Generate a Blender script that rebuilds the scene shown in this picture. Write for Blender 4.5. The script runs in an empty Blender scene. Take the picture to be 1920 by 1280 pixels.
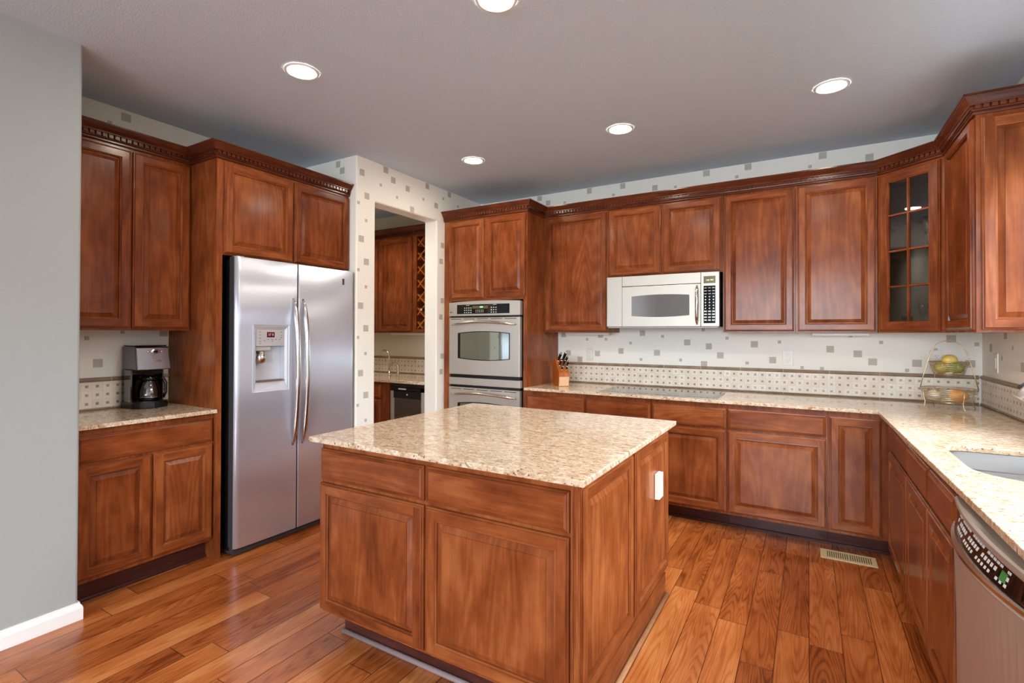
import bpy, bmesh, math, random
from mathutils import Vector, Matrix, noise

random.seed(7)
C = bpy.context.scene.collection
S = bpy.context.scene

# ------------------------------------------------------------------ camera
def make_camera():
    yaw, pitch, roll = math.radians(30.5854), math.radians(0.4159), math.radians(0.17)
    r = Vector((math.cos(yaw), math.sin(yaw), 0))
    d0 = Vector((-math.sin(yaw), math.cos(yaw), 0))
    d = d0 * math.cos(pitch) + Vector((0, 0, 1)) * math.sin(pitch)
    u = Vector((0, 0, 1)) * math.cos(pitch) - d0 * math.sin(pitch)
    R = r * math.cos(roll) + u * math.sin(roll)
    U = u * math.cos(roll) - r * math.sin(roll)
    cam = bpy.data.cameras.new('camera')
    o = bpy.data.objects.new('camera', cam)
    C.objects.link(o)
    m = Matrix.Identity(4)
    for i, a in enumerate((R, U, -d)):
        m[0][i], m[1][i], m[2][i] = a
    m[2][3] = 1.3773
    o.matrix_world = m
    cam.sensor_width = 36
    cam.lens = 941.287 / 1920 * 36
    cam.shift_y = -21.13 / 1920
    cam.clip_start = 0.02
    S.camera = o
make_camera()

# ------------------------------------------------------------------ world, daylight, exposure
S.view_settings.view_transform = 'Standard'
S.view_settings.look = 'None'
S.view_settings.gamma = 1
S.view_settings.exposure = 0.46
S.view_settings.use_curve_mapping = False
W = bpy.data.worlds.new('daylight')
S.world = W
W.use_nodes = True
_t = W.node_tree
_g = _t.nodes.new('ShaderNodeTexCoord'); _s = _t.nodes.new('ShaderNodeSeparateXYZ'); _r = _t.nodes.new('ShaderNodeValToRGB')
_t.links.new(_g.outputs['Generated'], _s.inputs[0]); _t.links.new(_s.outputs[2], _r.inputs[0])
_e = _r.color_ramp.elements     # pale glow added below the horizon to lift the ceiling, bright sky above
_e[0].position = 0.0; _e[0].color = (0.70, 0.78, 0.86, 1)
_e[1].position = 0.06; _e[1].color = (0.80, 0.88, 1.0, 1)
_r2 = _t.nodes.new('ShaderNodeValToRGB'); _t.links.new(_s.outputs[2], _r2.inputs[0])
_r2.color_ramp.elements[0].color = (0.05, 0.075, 0.03, 1)      # dark ground added on the sink-window side to cut light on the ceiling
_r2.color_ramp.elements[1].position = 0.10; _r2.color_ramp.elements[1].color = (0.80, 0.88, 1.0, 1)
_x = _t.nodes.new('ShaderNodeMath'); _x.operation = 'GREATER_THAN'; _x.inputs[1].default_value = 0.55; _t.links.new(_s.outputs[0], _x.inputs[0])
_m = _t.nodes.new('ShaderNodeMix'); _m.data_type = 'RGBA'; _t.links.new(_x.outputs[0], _m.inputs[0]); _t.links.new(_r.outputs[0], _m.inputs[6]); _t.links.new(_r2.outputs[0], _m.inputs[7])
_t.links.new(_m.outputs[2], _t.nodes['Background'].inputs[0])
_t.nodes['Background'].inputs[1].default_value = 1.7

def area(name, loc, rot, sx, sy, power, col):
    l = bpy.data.lights.new(name, 'AREA')
    l.shape = 'RECTANGLE'; l.size = sx; l.size_y = sy; l.energy = power; l.color = col
    o = bpy.data.objects.new(name, l); C.objects.link(o)
    o.location = loc; o.rotation_euler = rot
    return o
# daylight arriving through the breakfast-area windows behind the camera and the window over the sink
area('daylight_rear', (-0.2, -5.2, 2.5), (math.radians(66), 0, 0), 5.6, 3.2, 960, (0.80, 0.92, 1.0))
area('daylight_sink', (3.5, 1.7, 3.75), (0, math.radians(50), 0), 2.6, 3.8, 720, (0.82, 0.93, 1.0))

# ------------------------------------------------------------------ room numbers (metres; camera stands over x=0, y=0)
H = 2.766
XP, XR, XL, XN = -3.027, 0.994, -3.674, -3.023
YB, YF, YN = 4.470, 2.739, 1.026
YO, YU, Y2, YE = 3.834, 4.161, 3.890, 3.248
XO, XD, XRU = -2.114, 0.402, 0.702
XLU, XLF = -3.405, -3.111
ZT, ZU, ZC, CT = 2.455, 1.392, 2.541, 0.915
YD0, YD1, ZD = 2.937, 3.718, 2.4446
YBF, XRF = 3.809, 0.415
XPB = XP - 0.149
YPB = 4.40

# ------------------------------------------------------------------ materials
def lin(r, g, b):
    f = lambda c: (c / 255 / 12.92) if c / 255 <= 0.04045 else ((c / 255 + 0.055) / 1.055) ** 2.4
    return (f(r), f(g), f(b), 1)

class NT:
    def __init__(s, name):
        s.m = bpy.data.materials.new(name); s.m.use_nodes = True
        s.t = s.m.node_tree; s.b = s.t.nodes['Principled BSDF']
    def n(s, typ, **kw):
        nd = s.t.nodes.new(typ)
        for k, v in kw.items():
            if k.startswith('i_'):
                key = k[2:]
                key = int(key) if key.isdigit() else key.replace('_', ' ')
                nd.inputs[key].default_value = v
            else:
                setattr(nd, k, v)
        return nd
    def l(s, a, b): s.t.links.new(a, b)
    def math(s, op, a, b=None, c=None):
        nd = s.t.nodes.new('ShaderNodeMath'); nd.operation = op
        for i, x in enumerate((a, b, c)):
            if x is None: continue
            if isinstance(x, (int, float)): nd.inputs[i].default_value = x
            else: s.l(x, nd.inputs[i])
        return nd.outputs[0]
    def ramp(s, fac, stops, interp='LINEAR'):
        nd = s.t.nodes.new('ShaderNodeValToRGB'); nd.color_ramp.interpolation = interp
        e = nd.color_ramp.elements
        while len(e) < len(stops): e.new(0.5)
        for i, (p, c) in enumerate(stops): e[i].position = p; e[i].color = c
        s.l(fac, nd.inputs[0]); return nd.outputs[0]
    def mix(s, fac, a, b, mode='MIX'):
        nd = s.t.nodes.new('ShaderNodeMix'); nd.data_type = 'RGBA'; nd.blend_type = mode
        for sock, x in ((nd.inputs[0], fac), (nd.inputs[6], a), (nd.inputs[7], b)):
            if isinstance(x, (int, float)): sock.default_value = x
            elif isinstance(x, tuple): sock.default_value = x
            else: s.l(x, sock)
        return nd.outputs[2]
    def bump(s, h, strength, dist=0.01):
        nd = s.n('ShaderNodeBump', i_Strength=strength, i_Distance=dist)
        s.l(h, nd.inputs['Height']); s.l(nd.outputs[0], s.b.inputs['Normal'])
    def set(s, **kw):
        for k, v in kw.items(): s.b.inputs[k.replace('_', ' ')].default_value = v
        return s

def plain(name, col, rough=0.5, metal=0.0, **kw):
    t = NT(name); t.set(Base_Color=col, Roughness=rough, Metallic=metal)
    t.set(**kw)
    return t.m

def wood(name, dark, mid, light, rough=0.27, figure=1.0):
    t = NT(name)
    uv = t.n('ShaderNodeTexCoord').outputs['UV']
    mp = t.n('ShaderNodeMapping'); mp.inputs['Scale'].default_value = (7, 0.9, 1); t.l(uv, mp.inputs[0])
    n1 = t.n('ShaderNodeTexNoise', i_Scale=1.0, i_Detail=3.0, i_Roughness=0.55, i_Distortion=0.5); t.l(mp.outputs[0], n1.inputs['Vector'])
    mp2 = t.n('ShaderNodeMapping'); mp2.inputs['Scale'].default_value = (150, 5, 1); t.l(uv, mp2.inputs[0])
    n2 = t.n('ShaderNodeTexNoise', i_Scale=1.0, i_Detail=2.0); t.l(mp2.outputs[0], n2.inputs['Vector'])
    mp3 = t.n('ShaderNodeMapping'); mp3.inputs['Scale'].default_value = (16, 2.2, 1); t.l(uv, mp3.inputs[0])
    n3 = t.n('ShaderNodeTexNoise', i_Scale=0.35, i_Detail=1.0); t.l(mp3.outputs[0], n3.inputs['Vector'])
    rings = t.math('SINE', t.math('MULTIPLY', n3.outputs[0], 75.0))
    mp4 = t.n('ShaderNodeMapping'); mp4.inputs['Scale'].default_value = (4.2, 2.2, 1); t.l(uv, mp4.inputs[0])
    n4 = t.n('ShaderNodeTexNoise', i_Scale=1.6, i_Detail=4.0, i_Roughness=0.6); t.l(mp4.outputs[0], n4.inputs['Vector'])
    f = t.math('ADD', t.math('MULTIPLY', n1.outputs[0], 0.30), t.math('MULTIPLY', n4.outputs[0], 0.60))
    f = t.math('ADD', f, t.math('MULTIPLY', t.math('SUBTRACT', n2.outputs[0], 0.5), 0.18))
    f = t.math('ADD', f, t.math('MULTIPLY', rings, 0.034 * figure))
    oi = t.n('ShaderNodeObjectInfo')
    f = t.math('ADD', f, t.math('MULTIPLY', t.math('SUBTRACT', oi.outputs['Random'], 0.5), 0.10))
    col = t.ramp(f, [(0.25, dark), (0.47, mid), (0.68, light)])
    t.l(col, t.b.inputs['Base Color'])
    t.set(Roughness=rough, Specular_IOR_Level=0.10, Coat_Weight=0.25, Coat_Roughness=0.17)
    return t.m

M = {}
M['cherry'] = wood('cherry_wood', lin(86, 37, 16), lin(132, 68, 34), lin(162, 96, 53))
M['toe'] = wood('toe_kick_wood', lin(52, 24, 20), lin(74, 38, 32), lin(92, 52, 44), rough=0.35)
M['sheenshoe'] = plain('sheen_painted_shoe', lin(148, 128, 128), 0.35)  # lavender grey stands in for window light reflected off the rounded shoe
M['lightshoe'] = wood('worn_shoe_wood', lin(140, 92, 62), lin(176, 126, 90), lin(200, 154, 118))
M['inside'] = plain('cabinet_interior', lin(128, 126, 116), 0.6)
M['block'] = wood('knife_block_wood', lin(140, 62, 20), lin(172, 92, 38), lin(194, 122, 66), rough=0.4)

def granite():
    t = NT('granite')
    co = t.n('ShaderNodeTexCoord').outputs['Object']
    mp = t.n('ShaderNodeMapping'); mp.inputs['Scale'].default_value = (1.0, 2.3, 1.4); mp.inputs['Rotation'].default_value = (0, 0, 0.35); t.l(co, mp.inputs[0])
    v = mp.outputs[0]
    a = t.n('ShaderNodeTexNoise', i_Scale=26.0, i_Detail=5.0, i_Roughness=0.65, i_Distortion=0.9); t.l(v, a.inputs['Vector'])
    base = t.ramp(a.outputs[0], [(0.30, lin(150, 112, 84)), (0.42, lin(198, 166, 134)), (0.52, lin(214, 190, 162)), (0.66, lin(230, 218, 204))])
    b = t.n('ShaderNodeTexNoise', i_Scale=75.0, i_Detail=3.0, i_Roughness=0.6); t.l(v, b.inputs['Vector'])
    mk = t.ramp(b.outputs[0], [(0.60, (0, 0, 0, 1)), (0.66, (1, 1, 1, 1))])
    c1 = t.mix(mk, base, lin(104, 72, 50))
    vo = t.n('ShaderNodeTexVoronoi', i_Scale=85.0); t.l(v, vo.inputs['Vector'])
    sp = t.ramp(vo.outputs['Distance'], [(0.10, (1, 1, 1, 1)), (0.2, (0, 0, 0, 1))])
    c = t.n('ShaderNodeTexNoise', i_Scale=13.0, i_Detail=2.0); t.l(v, c.inputs['Vector'])
    gate = t.ramp(c.outputs[0], [(0.55, (0, 0, 0, 1)), (0.6, (1, 1, 1, 1))])
    dk = t.mix(1.0, sp, gate, 'MULTIPLY')
    c2 = t.mix(dk, c1, lin(44, 30, 28))
    t.l(c2, t.b.inputs['Base Color'])
    t.set(Roughness=0.07, Specular_IOR_Level=0.6)
    return t.m
M['granite'] = granite()

def floor_mat():
    t = NT('oak_planks')
    co = t.n('ShaderNodeTexCoord').outputs['Object']
    sx = t.n('ShaderNodeSeparateXYZ'); t.l(co, sx.inputs[0])
    x, y = sx.outputs[0], sx.outputs[1]
    PW, PL = 0.127, 0.95
    xs = t.math('DIVIDE', x, PW); row = t.math('FLOOR', xs); fx = t.math('FRACT', xs)
    wn = t.n('ShaderNodeTexWhiteNoise', noise_dimensions='1D'); t.l(row, wn.inputs['W'])
    ys = t.math('ADD', t.math('DIVIDE', y, PL), t.math('MULTIPLY', wn.outputs[0], 7.31))
    colm = t.math('FLOOR', ys); fy = t.math('FRACT', ys)
    cv = t.n('ShaderNodeCombineXYZ'); t.l(row, cv.inputs[0]); t.l(colm, cv.inputs[1])
    w2 = t.n('ShaderNodeTexWhiteNoise', noise_dimensions='2D'); t.l(cv.outputs[0], w2.inputs['Vector'])
    pid = w2.outputs['Value']
    # each board has its own patch of grain
    gv = t.n('ShaderNodeCombineXYZ')
    t.l(t.math('ADD', x, t.math('MULTIPLY', pid, 37.0)), gv.inputs[0])
    t.l(t.math('ADD', y, t.math('MULTIPLY', pid, 91.0)), gv.inputs[1])
    t.l(t.math('MULTIPLY', pid, 13.0), gv.inputs[2])
    m1 = t.n('ShaderNodeMapping'); m1.inputs['Scale'].default_value = (15, 1.1, 1); t.l(gv.outputs[0], m1.inputs[0])
    n1 = t.n('ShaderNodeTexNoise', i_Scale=0.55, i_Detail=1.5, i_Distortion=0.4); t.l(m1.outputs[0], n1.inputs['Vector'])
    rings = t.math('POWER', t.math('ADD', t.math('MULTIPLY', t.math('SINE', t.math('MULTIPLY', n1.outputs[0], 170.0)), 0.5), 0.5), 2.6)
    m2 = t.n('ShaderNodeMapping'); m2.inputs['Scale'].default_value = (170, 9, 1); t.l(gv.outputs[0], m2.inputs[0])
    n2 = t.n('ShaderNodeTexNoise', i_Scale=1.0, i_Detail=3.0); t.l(m2.outputs[0], n2.inputs['Vector'])
    m3 = t.n('ShaderNodeMapping'); m3.inputs['Scale'].default_value = (9, 2.5, 1); t.l(gv.outputs[0], m3.inputs[0])
    n3 = t.n('ShaderNodeTexNoise', i_Scale=1.0, i_Detail=4.0); t.l(m3.outputs[0], n3.inputs['Vector'])
    f = t.math('ADD', t.math('MULTIPLY', pid, 0.34), t.math('MULTIPLY', n3.outputs[0], 0.62))
    f = t.math('ADD', f, t.math('MULTIPLY', t.math('SUBTRACT', n2.outputs[0], 0.5), 0.30))
    f = t.math('SUBTRACT', f, t.math('MULTIPLY', rings, 0.15))
    col = t.ramp(f, [(0.12, lin(108, 48, 20)), (0.36, lin(162, 86, 40)), (0.56, lin(190, 111, 57)), (0.8, lin(212, 144, 88))])
    dx = t.math('MULTIPLY', t.math('MINIMUM', fx, t.math('SUBTRACT', 1.0, fx)), PW)
    dy = t.math('MULTIPLY', t.math('MINIMUM', fy, t.math('SUBTRACT', 1.0, fy)), PL)
    de = t.math('MINIMUM', dx, dy)
    gap = t.math('LESS_THAN', de, 0.0013)
    col = t.mix(gap, col, lin(66, 28, 16))
    t.l(col, t.b.inputs['Base Color'])
    rr = t.math('ADD', 0.13, t.math('MULTIPLY', n3.outputs[0], 0.16)); t.l(rr, t.b.inputs['Roughness'])
    edge = t.math('MINIMUM', t.math('DIVIDE', de, 0.004), 1.0)
    hgt = t.math('ADD', edge, t.math('MULTIPLY', n2.outputs[0], 0.25))
    hgt = t.math('ADD', hgt, t.math('MULTIPLY', n3.outputs[0], 0.5))
    t.bump(hgt, 0.22, 0.004)
    return t.m
M['floor'] = floor_mat()

def paint(name, col, scale, strength, rough=0.6):
    t = NT(name)
    co = t.n('ShaderNodeTexCoord').outputs['Object']
    n = t.n('ShaderNodeTexNoise', i_Scale=scale, i_Detail=3.0); t.l(co, n.inputs['Vector'])
    t.set(Base_Color=col, Roughness=rough)
    t.bump(n.outputs[0], strength, 0.006)
    return t.m
M['ceiling'] = paint('ceiling_texture', lin(204, 219, 235), 110, 0.38, 0.8)
M['wall'] = paint('kitchen_wallpaper', lin(243, 239, 230), 260, 0.04, 0.55)
M['greywall'] = paint('grey_wall_paint', lin(164, 168, 167), 120, 0.16, 0.55)
M['pantrywall'] = paint('pantry_wall_paint', lin(222, 214, 196), 120, 0.08, 0.6)
M['trim'] = plain('white_trim', lin(240, 238, 236), 0.35)
M['stub'] = paint('square_motif', lin(190, 182, 170), 420, 0.2, 0.6)

def mosaic():
    t = NT('mosaic_tile')
    uv = t.n('ShaderNodeTexCoord').outputs['UV']
    s = t.n('ShaderNodeSeparateXYZ'); t.l(uv, s.inputs[0])
    PM = 0.0517
    a = t.math('DIVIDE', s.outputs[0], PM); b = t.math('DIVIDE', s.outputs[1], PM)
    fa, fb = t.math('FRACT', a), t.math('FRACT', b)
    cv = t.n('ShaderNodeCombineXYZ'); t.l(t.math('FLOOR', a), cv.inputs[0]); t.l(t.math('FLOOR', b), cv.inputs[1])
    w = t.n('ShaderNodeTexWhiteNoise', noise_dimensions='2D'); t.l(cv.outputs[0], w.inputs['Vector'])
    da, db = t.math('ABSOLUTE', t.math('SUBTRACT', fa, 0.5)), t.math('ABSOLUTE', t.math('SUBTRACT', fb, 0.5))
    dot = t.math('LESS_THAN', t.math('MAXIMUM', da, db), 0.145)
    # pinwheel grout lines around the small dark square
    def line(v, at, cond=None):
        x = t.math('LESS_THAN', t.math('ABSOLUTE', t.math('SUBTRACT', v, at)), 0.014)
        return x if cond is None else t.math('MULTIPLY', x, cond)
    g = line(fa, 0.355, t.math('LESS_THAN', fb, 0.645))
    g = t.math('MAXIMUM', g, line(fa, 0.645, t.math('GREATER_THAN', fb, 0.355)))
    g = t.math('MAXIMUM', g, line(fb, 0.355, t.math('GREATER_THAN', fa, 0.355)))
    g = t.math('MAXIMUM', g, line(fb, 0.645, t.math('LESS_THAN', fa, 0.645)))
    g = t.math('MAXIMUM', g, t.math('GREATER_THAN', t.math('MAXIMUM', da, db), 0.487))
    base = t.ramp(w.outputs[0], [(0.0, lin(222, 208, 190)), (1.0, lin(236, 226, 212))])
    dc = t.ramp(w.outputs[0], [(0.0, lin(138, 120, 98)), (0.6, lin(160, 142, 116)), (1.0, lin(190, 172, 142))])
    c = t.mix(g, base, lin(204, 196, 184))
    c = t.mix(dot, c, dc)
    t.l(c, t.b.inputs['Base Color']); t.set(Roughness=0.35)
    return t.m
M['mosaic'] = mosaic()
def listello():
    t = NT('trim_tile')
    co = t.n('ShaderNodeTexCoord').outputs['Object']
    n = t.n('ShaderNodeTexNoise', i_Scale=14.0, i_Detail=3.0); t.l(co, n.inputs['Vector'])
    t.l(t.ramp(n.outputs[0], [(0.3, lin(128, 106, 86)), (0.7, lin(160, 138, 116))]), t.b.inputs['Base Color'])
    t.set(Roughness=0.4)
    return t.m
M['listello'] = listello()
M['grout'] = plain('grout', lin(226, 218, 206), 0.7)

def steel(name, col, rough, axis, aniso=0.0, bump=0.02, metal=1.0):
    t = NT(name)
    co = t.n('ShaderNodeTexCoord').outputs['Object']
    mp = t.n('ShaderNodeMapping')
    mp.inputs['Scale'].default_value = {'h': (8, 8, 900), 'v': (900, 900, 8)}[axis]
    t.l(co, mp.inputs[0])
    n = t.n('ShaderNodeTexNoise', i_Scale=1.0, i_Detail=2.0); t.l(mp.outputs[0], n.inputs['Vector'])
    t.set(Base_Color=col, Metallic=metal)
    t.l(t.math('ADD', rough - 0.05, t.math('MULTIPLY', n.outputs[0], 0.1)), t.b.inputs['Roughness'])
    t.bump(n.outputs[0], bump, 0.001)
    if aniso:
        tg = t.n('ShaderNodeTangent', direction_type='RADIAL', axis='Z'); t.l(tg.outputs[0], t.b.inputs['Tangent'])
        t.set(Anisotropic=aniso)
    return t.m
M['steel'] = steel('brushed_steel', lin(206, 209, 222), 0.34, 'v', 0.78, 0.0, 0.72)
M['steelwarm'] = steel('warm_brushed_steel', lin(192, 185, 176), 0.44, 'v', 0.5, 0.0, 0.7)
M['chrome'] = plain('chrome', lin(222, 222, 224), 0.10, 1.0)
M['satin'] = plain('satin_nickel', lin(206, 198, 186), 0.22, 1.0)
M['sinksteel'] = plain('sink_steel', lin(158, 154, 152), 0.40, 0.6)
M['black'] = plain('black_plastic', lin(14, 14, 16), 0.35)
M['gloss_black'] = plain('gloss_black', lin(10, 11, 14), 0.06)
M['darkgrey'] = plain('dark_grey', lin(60, 60, 62), 0.4)
M['dark_mirror'] = plain('smoked_metal', lin(110, 112, 120), 0.08, 1.0)
M['lightgrey'] = plain('light_grey_plastic', lin(178, 174, 176), 0.4)
M['white'] = plain('white_plastic', lin(240, 238, 234), 0.35)
M['pale'] = plain('pale_legend', lin(214, 214, 214), 0.5)
M['green'] = plain('green_sticker', lin(60, 130, 60), 0.5)
M['slot'] = plain('dark_slot', lin(30, 26, 24), 0.7)
M['beige'] = plain('beige_metal', lin(214, 190, 146), 0.4)
M['cooktop'] = plain('ceramic_glass', lin(14, 12, 12), 0.03, 0.0, Specular_IOR_Level=1.0)
M['ovenglass'] = plain('oven_glass', lin(112, 124, 112), 0.05, 0.55, Specular_IOR_Level=1.0, Coat_Weight=1.0, Coat_Roughness=0.02, Coat_IOR=2.2)
M['mwglass'] = plain('microwave_glass', lin(158, 160, 164), 0.08, 0.65, Specular_IOR_Level=1.0, Coat_Weight=1.0, Coat_Roughness=0.02, Coat_IOR=2.4)

def emit(name, col, s):
    t = NT(name); t.set(Base_Color=col, Emission_Color=col, Emission_Strength=s); return t.m
M['lamp'] = emit('lamp_lens', (1.0, 0.90, 0.74, 1), 130.0)
M['lcd_green'] = emit('green_digits', lin(120, 255, 190), 1.2)
M['lcd_amber'] = emit('amber_digits', lin(236, 222, 150), 0.9)
M['lcd_bg'] = plain('olive_display', lin(96, 88, 50), 0.2)
M['lcd_dark'] = plain('dark_red_display', lin(58, 26, 34), 0.2)
M['lcd_red'] = emit('red_digits', lin(220, 120, 130), 0.5)

def pane(name, refl, tint=(1, 1, 1, 1)):
    m = bpy.data.materials.new(name); m.use_nodes = True
    t = m.node_tree; t.nodes.clear()
    o = t.nodes.new('ShaderNodeOutputMaterial'); mx = t.nodes.new('ShaderNodeMixShader')
    g = t.nodes.new('ShaderNodeBsdfGlossy'); tr = t.nodes.new('ShaderNodeBsdfTransparent')
    g.inputs['Roughness'].default_value = 0.01; tr.inputs[0].default_value = tint
    fr = t.nodes.new('ShaderNodeFresnel'); fr.inputs[0].default_value = refl
    t.links.new(fr.outputs[0], mx.inputs[0]); t.links.new(tr.outputs[0], mx.inputs[1]); t.links.new(g.outputs[0], mx.inputs[2])
    t.links.new(mx.outputs[0], o.inputs[0])
    return m
M['pane'] = pane('cabinet_glass', 2.1)
M['clear'] = pane('clear_glass', 2.5, (0.9, 0.93, 0.94, 1))
M['coolerglass'] = pane('cooler_glass', 2.8, (0.5, 0.5, 0.52, 1))

def fruit(name, c1, c2, rough=0.4):
    t = NT(name)
    co = t.n('ShaderNodeTexCoord').outputs['Object']
    n = t.n('ShaderNodeTexNoise', i_Scale=18.0, i_Detail=2.0); t.l(co, n.inputs['Vector'])
    t.l(t.ramp(n.outputs[0], [(0.35, c1), (0.65, c2)]), t.b.inputs['Base Color']); t.set(Roughness=rough)
    t.bump(n.outputs[0], 0.05, 0.002)
    return t.m
M['lemon'] = fruit('yellow_skin', lin(226, 190, 84), lin(238, 208, 110))
M['mango'] = fruit('green_skin', lin(112, 140, 58), lin(150, 168, 80))
M['blush'] = fruit('yellow_green_skin', lin(160, 160, 70), lin(206, 184, 92))
M['orange'] = fruit('orange_skin', lin(222, 146, 76), lin(232, 166, 96))
M['onion'] = fruit('pale_onion_skin', lin(226, 204, 178), lin(238, 222, 200), 0.3)
M['wire'] = plain('bronze_wire', lin(206, 184, 146), 0.30, 0.8)

# ------------------------------------------------------------------ mesh helpers
class MB:
    def __init__(s, grain=2):
        s.v = []; s.f = []; s.mi = []; s.uv = []; s.sm = []; s.g = grain
        s.off = (random.uniform(0, 50), random.uniform(0, 50))
    def reoff(s): s.off = (random.uniform(0, 50), random.uniform(0, 50))
    def face(s, pts, mi=0, grain=None, smooth=False, uv=None):
        """pts: 3D points (own vertices); grain: axis index, or a pair of vectors (u, v)."""
        i = len(s.v); pts = [Vector(p) for p in pts]; s.v += pts
        s.f.append(tuple(range(i, i + len(pts)))); s.mi.append(mi); s.sm.append(smooth)
        s.uv.append(uv if uv else s._uv(pts, s.g if grain is None else grain))
    def _uv(s, pts, grain):
        if isinstance(grain, tuple):
            U, V = grain
            return [(p.dot(U) + s.off[0], p.dot(V) + s.off[1]) for p in pts]
        n = (pts[1] - pts[0]).cross(pts[2] - pts[0])
        a = [abs(c) for c in n]; k = a.index(max(a))
        rest = [i for i in range(3) if i != k]
        if grain in rest: v = grain; u = [i for i in rest if i != grain][0]
        else: u, v = rest
        if k != 2 and v == 2:      # along slanted verticals use true horizontal length
            h = Vector((-n.y, n.x, 0))
            if h.length > 1e-9:
                h.normalize()
                return [(p.dot(h) + s.off[0], p.z + s.off[1]) for p in pts]
        return [(p[u] + s.off[0], p[v] + s.off[1]) for p in pts]
    def mesh(s, verts, faces, mi=0, grain=None, smooth=False):
        """shared vertices"""
        i = len(s.v); verts = [Vector(p) for p in verts]; s.v += verts
        for f in faces:
            s.f.append(tuple(i + k for k in f)); s.mi.append(mi); s.sm.append(smooth)
            s.uv.append(s._uv([verts[k] for k in f], s.g if grain is None else grain))
    def box(s, x0, x1, y0, y1, z0, z1, mi=0, grain=None):
        x0, x1 = sorted((x0, x1)); y0, y1 = sorted((y0, y1)); z0, z1 = sorted((z0, z1))
        v = [(x, y, z) for z in (z0, z1) for y in (y0, y1) for x in (x0, x1)]
        s.reoff()
        s.mesh(v, [(0, 2, 3, 1), (4, 5, 7, 6), (0, 1, 5, 4), (2, 6, 7, 3), (0, 4, 6, 2), (1, 3, 7, 5)], mi, grain)
        return s
    def prism(s, pts, z0, z1, mi=0, grain=None):
        """vertical prism over a 2D outline"""
        n = len(pts)
        a = sum(pts[i][0] * pts[(i + 1) % n][1] - pts[(i + 1) % n][0] * pts[i][1] for i in range(n))
        if a < 0: pts = pts[::-1]
        v = [(x, y, z0) for x, y in pts] + [(x, y, z1) for x, y in pts]
        f = [tuple(range(n))[::-1], tuple(range(n, 2 * n))] + [(i, (i + 1) % n, n + (i + 1) % n, n + i) for i in range(n)]
        s.reoff(); s.mesh(v, f, mi, grain); return s
    def tube(s, pts, r, seg=10, mi=0, closed=False, cap=True, squash=None):
        pts = [Vector(p) for p in pts]; n = len(pts)
        rr = r if isinstance(r, (list, tuple)) else [r] * n
        rings = []; prev = None
        for i, p in enumerate(pts):
            if closed: d = pts[(i + 1) % n] - pts[i - 1]
            else: d = pts[min(i + 1, n - 1)] - pts[max(i - 1, 0)]
            d.normalize()
            if prev is None:
                a = Vector((0, 0, 1)) if abs(d.z) < 0.9 else Vector((1, 0, 0))
                prev = (a - d * a.dot(d)).normalized()
            else:
                prev = (prev - d * prev.dot(d)).normalized()
            b = d.cross(prev)
            k = squash or 1.0
            rings.append([p + prev * (math.cos(t) * rr[i]) + b * (math.sin(t) * rr[i] * k)
                          for t in [2 * math.pi * j / seg for j in range(seg)]])
        v = [q for R in rings for q in R]; f = []
        m = n if closed else n - 1
        for i in range(m):
            A, B = i * seg, ((i + 1) % n) * seg
            for j in range(seg): f.append((A + j, A + (j + 1) % seg, B + (j + 1) % seg, B + j))
        if cap and not closed:
            f.append(tuple(range(seg))[::-1]); f.append(tuple((n - 1) * seg + j for j in range(seg)))
        s.mesh(v, f, mi, smooth=True); return s
    def lathe(s, prof, c, seg=24, mi=0, axis=None, sx=1.0, sy=1.0):
        """prof: (radius, height) list about the point c; axis: direction of height"""
        c = Vector(c); q = Vector((0, 0, 1)).rotation_difference(Vector(axis)) if axis else None
        v = []; f = []
        for r, h in prof:
            for j in range(seg):
                t = 2 * math.pi * j / seg
                p = Vector((r * math.cos(t) * sx, r * math.sin(t) * sy, h))
                v.append(c + (q @ p if q else p))
        n = len(prof)
        for i in range(n - 1):
            for j in range(seg):
                f.append((i * seg + j, i * seg + (j + 1) % seg, (i + 1) * seg + (j + 1) % seg, (i + 1) * seg + j))
        f.append(tuple(range(seg))[::-1]); f.append(tuple((n - 1) * seg + j for j in range(seg)))
        s.mesh(v, f, mi, smooth=True); return s
    def rot(s, start, angle, pivot, axis='Z'):
        R = Matrix.Rotation(angle, 3, axis); p = Vector(pivot)
        for i in range(start, len(s.v)): s.v[i] = R @ (s.v[i] - p) + p
    def build(s, name, mat, parent=None, bevel=0.0, origin=None, seg=2):
        me = bpy.data.meshes.new(name)
        o = bpy.data.objects.new(name, me); C.objects.link(o)
        if parent is not None:
            o.parent = parent; org = world_loc(parent)
            loc = Vector((0, 0, 0))
        else:
            if origin is None:
                xs = [v.x for v in s.v]; ys = [v.y for v in s.v]; zs = [v.z for v in s.v]
                origin = ((min(xs) + max(xs)) / 2, (min(ys) + max(ys)) / 2, min(zs))
            org = Vector(origin); loc = org
        o.location = loc
        me.from_pydata([tuple(v - org) for v in s.v], [], s.f)
        for m in (mat if isinstance(mat, (list, tuple)) else [mat]): me.materials.append(m)
        ul = me.uv_layers.new(name='UVMap')
        for p in me.polygons:
            p.material_index = s.mi[p.index]; p.use_smooth = s.sm[p.index]
            for k, li in enumerate(p.loop_indices): ul.data[li].uv = s.uv[p.index][k]
        if bevel:
            b = o.modifiers.new('edge', 'BEVEL'); b.width = bevel; b.segments = seg; b.limit_method = 'ANGLE'; b.angle_limit = math.radians(40)
        return o

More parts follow.
